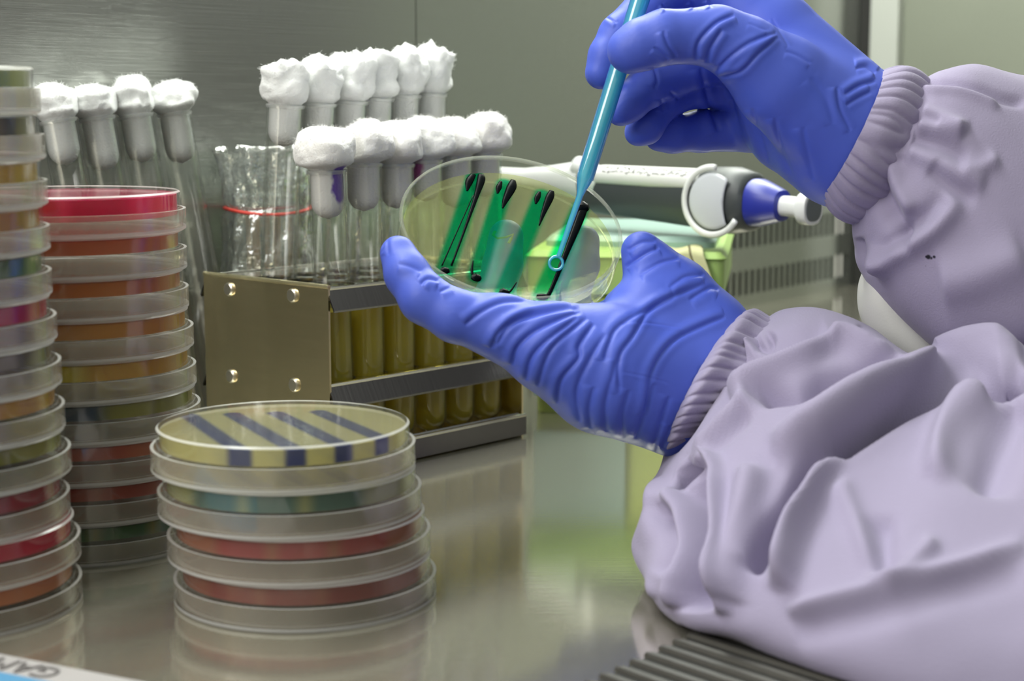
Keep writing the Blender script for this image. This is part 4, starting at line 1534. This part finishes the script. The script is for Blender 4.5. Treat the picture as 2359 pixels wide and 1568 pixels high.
strokesL = [
    (sL([(550, 650), (650, 570), (780, 512), (940, 508)]), 5.0, 1.1, 'foldr'),
    (sL([(715, 790), (760, 690), (900, 600), (1200, 545)]), 5.0, 1.3, 'foldr'), (sL([(745, 770), (830, 650), (1000, 590), (1240, 555)]), 5.0, 1.3, 'foldr'),
    (sL([(840, 890), (870, 780), (1000, 670), (1250, 575)]), 5.0, 1.4, 'foldr'), (sL([(920, 980), (950, 850), (1050, 740), (1230, 610)]), 5.0, 1.4, 'foldr'),
    (sL([(990, 1020), (1030, 880), (1100, 760), (1290, 610)]), 5.0, 1.2, 'foldr'), (sL([(1110, 1120), (1130, 980), (1235, 850), (1240, 770), (1330, 640)]), 5.0, 1.3, 'foldr'),
    (sL([(1250, 1230), (1225, 1050), (1290, 880), (1400, 700)]), 5.8, 1.1, 'foldr'), (sL([(1390, 870), (1420, 760), (1500, 640), (1810, 490)]), 5.0, 1.0, 'foldr'),
    (sL([(1400, 1290), (1395, 1130), (1440, 960), (1460, 860)]), 5.8, 1.0, 'foldr'), (sL([(1480, 1060), (1480, 850), (1560, 720), (1700, 530), (1990, 405)]), 5.0, 1.2, 'foldr'),
    (sL([(1640, 1190), (1670, 950), (1790, 760), (1990, 650), (2120, 600)]), 5.0, 1.2, 'foldr'), (sL([(1580, 1330), (1640, 1150), (1690, 1000)]), 5.8, 1.0, 'foldr'),
    (sL([(1680, 1410), (1740, 1200), (1780, 1080)]), 5.8, 1.0, 'foldr'), (sL([(1740, 1390), (1790, 1250)]), 5.8, .8, 'foldr'), (sL([(1500, 1330), (1500, 1180), (1540, 1040)]), 5.8, 0.9, 'foldr'), (sL([(1310, 1270), (1300, 1150), (1330, 1020)]), 5.8, 0.9, 'foldr'),
    (sL([(1530, 200), (1620, 150), (1700, 150)]), 4.3, 1.0, 'fold'), (sL([(1520, 300), (1640, 220), (1720, 185)]), 4.3, 1.1, 'fold'), (sL([(1600, 345), (1730, 275), (1840, 250)]), 4.3, 1.0, 'fold'),
    (sL([(1780, 430), (1880, 360), (1990, 350)]), 5.0, 0.9, 'fold'), (sL([(1900, 500), (2020, 430), (2080, 440)]), 5.0, 0.8, 'fold'),
    (sL([(285, 405), (330, 372), (395, 385)]), 4.3, 1.1, 'fold'), (sL([(150, 280), (230, 300), (290, 330)]), 4.3, 0.6, 'fold'), (sL([(400, 450), (470, 420)]), 3.6, 0.6, 'fold'), (sL([(50, 180), (80, 130), (90, 230)]), 4.3, 0.6, 'fold'),
    (sL([(1490, 640), (1680, 640), (1860, 670)]), 2.2, 0.25, 'fold'), (sL([(1500, 930), (1640, 960), (1780, 1000)]), 2.2, 0.25, 'fold'),
]
V = sculpt(V, N, strokesL, gain=0.8)
V = clear_of_dish(V)
build_skin('glove', to_local(V), Fc, M_glove, person, 'blue nitrile glove on the left hand cradling the dish')


# ------------------------------------------------------------------ gown sleeves
def spotted(src, name, centre, spots, col):
    m = src.copy(); m.name = name
    ns, ls = m.node_tree.nodes, m.node_tree.links
    b = [n for n in ns if n.type == 'BSDF_PRINCIPLED'][0]
    g_ = ns.new('ShaderNodeNewGeometry'); d = None
    for (q, r) in spots:
        sb = node(ns, 'ShaderNodeVectorMath', operation='DISTANCE'); ls.new(g_.outputs['Position'], sb.inputs[0]); sb.inputs[1].default_value = q
        k = math_(ns, ls, 'DIVIDE', sb.outputs['Value'], r)
        d = k if d is None else math_(ns, ls, 'MINIMUM', d, k)
    mr_ = ns.new('ShaderNodeMapRange'); mr_.inputs['From Min'].default_value = 0.8; mr_.inputs['From Max'].default_value = 1.2
    mr_.inputs['To Min'].default_value = 1; mr_.inputs['To Max'].default_value = 0
    ls.new(d, mr_.inputs['Value'])
    mx = node(ns, 'ShaderNodeMix', data_type='RGBA'); mx.inputs[6].default_value = b.inputs['Base Color'].default_value; mx.inputs[7].default_value = c4(col)
    ls.new(mr_.outputs[0], mx.inputs[0]); ls.new(mx.outputs[2], b.inputs['Base Color'])
    return m


def skin_point(o, px, py):
    V = np.array([v.co[:] for v in o.data.vertices]) + np.array(person.location)
    pr = proj(V)
    d = np.hypot(pr[:, 0] - px, pr[:, 1] - py)
    zz = pr[d < 9, 2].min()
    return P(px, py, zz)


def sleeve(name, rings, nu, na, matl, parent, strokes=(), ripple=None, power=1.0, wob=0.0, seed=0, gain=1.0, clampz=None, thick=0.0008, label=None):
    """rings: (top px, py, z), (bottom px, py, z), depth radius"""
    C, A, B = [], [], []
    for rg in rings:
        t, b, d = rg[:3]
        T, Bo = np.array(P(*t)), np.array(P(*b))
        C.append((T + Bo) / 2); A.append((T - Bo) / 2)
        sh = rg[3] if len(rg) > 3 else (0, 0)
        zc_ = (t[2] + b[2]) / 2
        B.append(-np.array(FWD) * d + np.array(RGT) * sh[0] * zc_ / F_PX - np.array(UPV) * sh[1] * zc_ / F_PX)
    C, A, B = catmull(C, nu), catmull(A, nu), catmull(B, nu)
    th = np.linspace(0, 2 * np.pi, na, endpoint=False)
    ct, st = np.cos(th), np.sin(th)
    ct = np.sign(ct) * np.abs(ct) ** power; st = np.sign(st) * np.abs(st) ** power
    V = C[:, None, :] + A[:, None, :] * ct[None, :, None] + B[:, None, :] * st[None, :, None]
    if ripple is not None:
        rad = V - C[:, None, :]
        rn_ = rad / np.linalg.norm(rad, axis=2)[:, :, None]
        u = np.linspace(0, 1, nu)
        V = V + rn_ * ripple(u[:, None], th[None, :])[:, :, None]
    V = V.reshape(-1, 3)
    idx = np.arange(nu * na).reshape(nu, na)
    Fc = np.stack([idx[:-1], np.roll(idx[:-1], -1, 1), np.roll(idx[1:], -1, 1), idx[1:]], -1).reshape(-1, 4)
    Fc = Fc[:, ::-1]
    N = vnormals(V, Fc)
    cen = np.repeat(C, na, 0)
    if ((V - cen) * N).sum() < 0:
        Fc = Fc[:, ::-1]; N = -N
    if wob:
        dv = np.array([mnoise.noise(Vector(p) * 28 + Vector((seed, 0, 0))) + 0.5 * mnoise.noise(Vector(p) * 60 + Vector((seed, 9, 0))) for p in V])
        V = V + N * (dv * wob)[:, None]
    for grp in (strokes if strokes and isinstance(strokes[0], list) else [strokes] if strokes else []):
        V = sculpt(V, vnormals(V, Fc), grp, gain=gain)
    V = smooth_mesh(V, Fc, 2)
    if clampz is not None:
        over = (V - np.array(G0)) @ np.array(gn) > -0.004
        V[:, 2] = np.maximum(V[:, 2], np.where(over, 0.0034, clampz))
    o = build_skin(name, to_local(V), Fc, matl, parent, label)
    if thick:
        s = o.modifiers.new('thickness', 'SOLIDIFY'); s.thickness = thick; s.offset = -1
    return o


def pleats(n, amp, seed, ends=True):
    rn_ = np.random.RandomState(seed)
    ph = rn_.uniform(0, 6.28, 8)
    fr = [n, n * 0.7 + 1, n * 1.37, n * 0.5]
    fr = [int(round(x)) for x in fr]
    def f_(u, th):
        s = 0
        for k, q in enumerate(fr):
            s = s + [1, .7, .55, .5][k] * np.sin(q * th + ph[k] + 0.9 * np.sin(u * 3.0 + ph[k + 4] + 2 * th) * 0.6)
        g_ = 1.0 - 1.7 * np.exp(-np.abs(s) * 1.9)
        puff = np.sin(np.pi * u) * 0.0018
        return amp * g_ * (0.55 + 0.45 * np.sin(np.pi * u)) + puff
    return f_


cR0 = ((2024, 168, .668), (1893, 445, .668), .0265)
cR1 = ((2072, 164, .671), (1924, 478, .671), .029)
cR2 = ((2117, 184, .674), (1968, 503, .674), .0275)
sR2 = lambda pts: z1(1.96, 1860, 100, pts)
strR = [[
    (sR2([(300, 600), (330, 680), (430, 860), (470, 880)]), 22, 3.5, 'valley'),
    (sR2([(215, 880), (240, 960), (290, 1030)]), 14, 2.5, 'valley'),
    (sR2([(290, 1010), (420, 930), (560, 840), (660, 700)]), 26, 5.0, 'ridge'),
    (sR2([(330, 960), (440, 860), (560, 780), (640, 700)]), 24, 3.5, 'valley'),
    (sR2([(500, 370), (600, 390), (700, 400)]), 18, 2.5, 'ridge'), (sR2([(460, 480), (560, 530), (700, 600), (800, 640)]), 20, 2.5, 'ridge'),
    (sR2([(470, 430), (600, 460), (720, 520)]), 16, 2.0, 'valley'), (sR2([(520, 300), (640, 350), (720, 390)]), 14, 2.0, 'ridge'),
    (sR2([(560, 560), (640, 640), (760, 700)]), 16, 1.8, 'valley'), (sR2([(520, 180), (700, 190), (880, 250), (978, 270)]), 9, 1.8, 'valley'),
    (sR2([(510, 210), (700, 215), (860, 280)]), 10, 1.6, 'ridge'), (sR2([(700, 560), (780, 560), (860, 520)]), 16, 2.0, 'ridge'),
    (sR2([(380, 470), (400, 620), (470, 760)]), 16, 2.0, 'ridge'), (sR2([(600, 1080), (760, 1050), (978, 960)]), 50, 3.0, 'ridge'),
    (sR2([(330, 560), (380, 540), (440, 520)]), 9, 1.2, 'valley'), (sR2([(430, 350), (520, 345), (600, 370)]), 8, 1.0, 'valley'), (sR2([(400, 430), (470, 420)]), 8, 1.0, 'valley'),
]]
slR = sleeve('gown_sleeve', [cR2, ((2160, 162, .677), (1975, 570, .676), .034), ((2235, 152, .682), (2000, 640, .674), .040),
                             ((2330, 178, .69), (2150, 800, .668), .046), ((2440, 205, .70), (2310, 860, .672), .052), ((2560, 240, .71), (2450, 760, .68), .055), ((2720, 300, .72), (2640, 760, .70), .05), ((3100, 380, .72), (3020, 900, .70), .05), ((3500, 420, .72), (3420, 1000, .70), .055)],
             190, 240, M_gown, person, strR, None, 0.92, 0.0014, 3, 1.5, label='lilac sleeve of the right arm with a small dark stain')
sleeve('elastic_cuff', [cR0, cR1, cR2, ((2155, 215, .677), (2015, 515, .677), .024)], 44, 420, M_gown, slR, (), pleats(17, .0013, 4), label='gathered cuff')
mb = MB()
spots = [(skin_point(slR, px, py), r * 1.5 * 0.66 / F_PX) for (px, py, r) in ((2138, 593, 4.4), (2144, 595, 3.2), (2151, 592, 2.8), (2134, 592, 2.4), (2131, 613, 2.2))]
slR.data.materials[0] = spotted(M_gown, 'lilac_cotton_spotted', None, spots, (0.02, 0.02, 0.03))

cL0 = ((1700, 740, .664), (1540, 1036, .650), .030, (-42, -16))
cL1 = ((1728, 722, .666), (1556, 1026, .648), .034, (-38, -14))
cL2 = ((1765, 738, .668), (1592, 1012, .648), .031, (-30, -8))
s4 = lambda pts: z1(1.766, 1420, 680, pts)
strL = [[
    (s4([(1658, 330), (1560, 360), (1450, 330), (1200, 430), (1000, 550), (850, 655), (770, 740), (700, 870), (620, 980), (540, 1120)]), 19, 11.0, 'valley'),
    (s4([(1658, 260), (1480, 250), (1250, 310), (1000, 420), (800, 560), (640, 640)]), 34, 7.0, 'ridge'),
    (s4([(900, 620), (820, 720), (750, 880), (700, 1060), (680, 1200)]), 24, 7.0, 'ridge'),
    (s4([(540, 420), (640, 400), (740, 385), (850, 335), (1000, 325), (1130, 310)]), 16, 6.5, 'valley'),
    (s4([(470, 420), (600, 340), (740, 270), (880, 200), (1000, 240), (1130, 295)]), 17, 5.5, 'ridge'),
    (s4([(480, 370), (500, 300), (640, 250), (760, 200), (860, 170)]), 30, 3.5, 'valley'),
    (s4([(360, 330), (400, 220), (480, 180), (560, 190)]), 16, 3.5, 'ridge'), (s4([(540, 180), (600, 190), (630, 150)]), 10, 2.5, 'valley'),
    (s4([(980, 130), (1030, 190), (1045, 250)]), 11, 3.0, 'valley'),
    (s4([(330, 640), (420, 560), (520, 460), (600, 410)]), 15, 4.0, 'ridge'), (s4([(230, 760), (330, 660), (450, 560), (540, 470)]), 14, 3.0, 'valley'),
], [
    (s4([(310, 1280), (305, 1080), (310, 900), (330, 760), (370, 690)]), 34, 9.0, 'valley'),
    (s4([(440, 1300), (428, 1100), (425, 900), (415, 760), (380, 670), (300, 690), (245, 770)]), 13, 5.5, 'ridge'),
    (s4([(240, 780), (238, 960), (240, 1120), (235, 1270)]), 16, 5.0, 'ridge'),
    (s4([(205, 860), (215, 1000), (190, 1130)]), 18, 5.0, 'valley'),
    (s4([(170, 740), (165, 900), (110, 1030), (95, 1150), (130, 1240)]), 18, 3.5, 'ridge'),
    (s4([(560, 700), (520, 900), (480, 1080), (460, 1250)]), 30, 4.0, 'ridge'),
    (s4([(700, 1290), (860, 1250), (1070, 1200), (1250, 1145), (1450, 1090), (1658, 1020)]), 18, 2.6, 'ridge'),
    (s4([(720, 1370), (900, 1320), (1100, 1270), (1300, 1210), (1658, 1130)]), 34, 1.6, 'valley'),
    (s4([(1500, 360), (1400, 470), (1330, 600), (1300, 750)]), 30, 4.0, 'ridge'), (s4([(1640, 420), (1560, 600), (1500, 800)]), 46, 4.0, 'valley'),
    (s4([(900, 760), (960, 900), (1030, 1060), (1070, 1190)]), 22, 2.0, 'ridge'), (s4([(1300, 1000), (1200, 1100), (1090, 1190)]), 20, 2.0, 'ridge'),
    (s4([(1080, 900), (1080, 1040), (1070, 1150)]), 30, 2.5, 'valley'),
]]
slL = sleeve('gown_sleeve', [((1762, 736, .668), (1590, 1018, .648), .0335, (-28, -6)), ((1815, 712, .668), (1520, 1080, .632), .046), ((1900, 712, .666), (1478, 1290, .590), .058), ((2000, 752, .66), (1545, 1418, .560), .062), ((2120, 830, .65), (1700, 1470, .535), .060),
                             ((2230, 812, .64), (1850, 1545, .515), .058), ((2370, 800, .63), (2060, 1640, .50), .055), ((2520, 790, .62), (2300, 1700, .49), .05), ((2700, 790, .61), (2560, 1720, .49), .05), ((3000, 790, .61), (2860, 1740, .50), .05), ((3500, 780, .62), (3400, 1720, .52), .055)],
             245, 300, M_gown, person, strL, None, 0.9, 0.0016, 8, 1.8, clampz=0.0014, label='lilac sleeve of the left arm resting on the worktop')
sleeve('elastic_cuff', [cL0, cL1, cL2, ((1815, 752, .668), (1650, 1010, .648), .030, (-20, 0))], 44, 420, M_gown, slL, (), pleats(19, .0014, 9), label='gathered cuff')

# lining seen under the right sleeve, and the gown behind it
sleeve('sleeve_lining', [((1992, 622, .690), (1990, 634, .690), .002), ((1998, 615, .690), (1980, 690, .690), .012), ((2030, 630, .690), (1990, 750, .690), .018), ((2110, 720, .69), (2050, 850, .69), .02), ((2210, 840, .69), (2160, 950, .69), .02)],
       40, 90, M_lining, person, (), None, 1.0, 0.001, 2, label='white lining')
sleeve('gown_skirt', [((2215, 600, .775), (2180, 1000, .775), .01), ((2290, 480, .775), (2260, 1000, .775), .03), ((2420, 420, .775), (2420, 1000, .775), .04), ((2600, 420, .78), (2600, 1000, .78), .04)],
       50, 90, M_gown, person, (), None, 1.0, 0.002, 5)
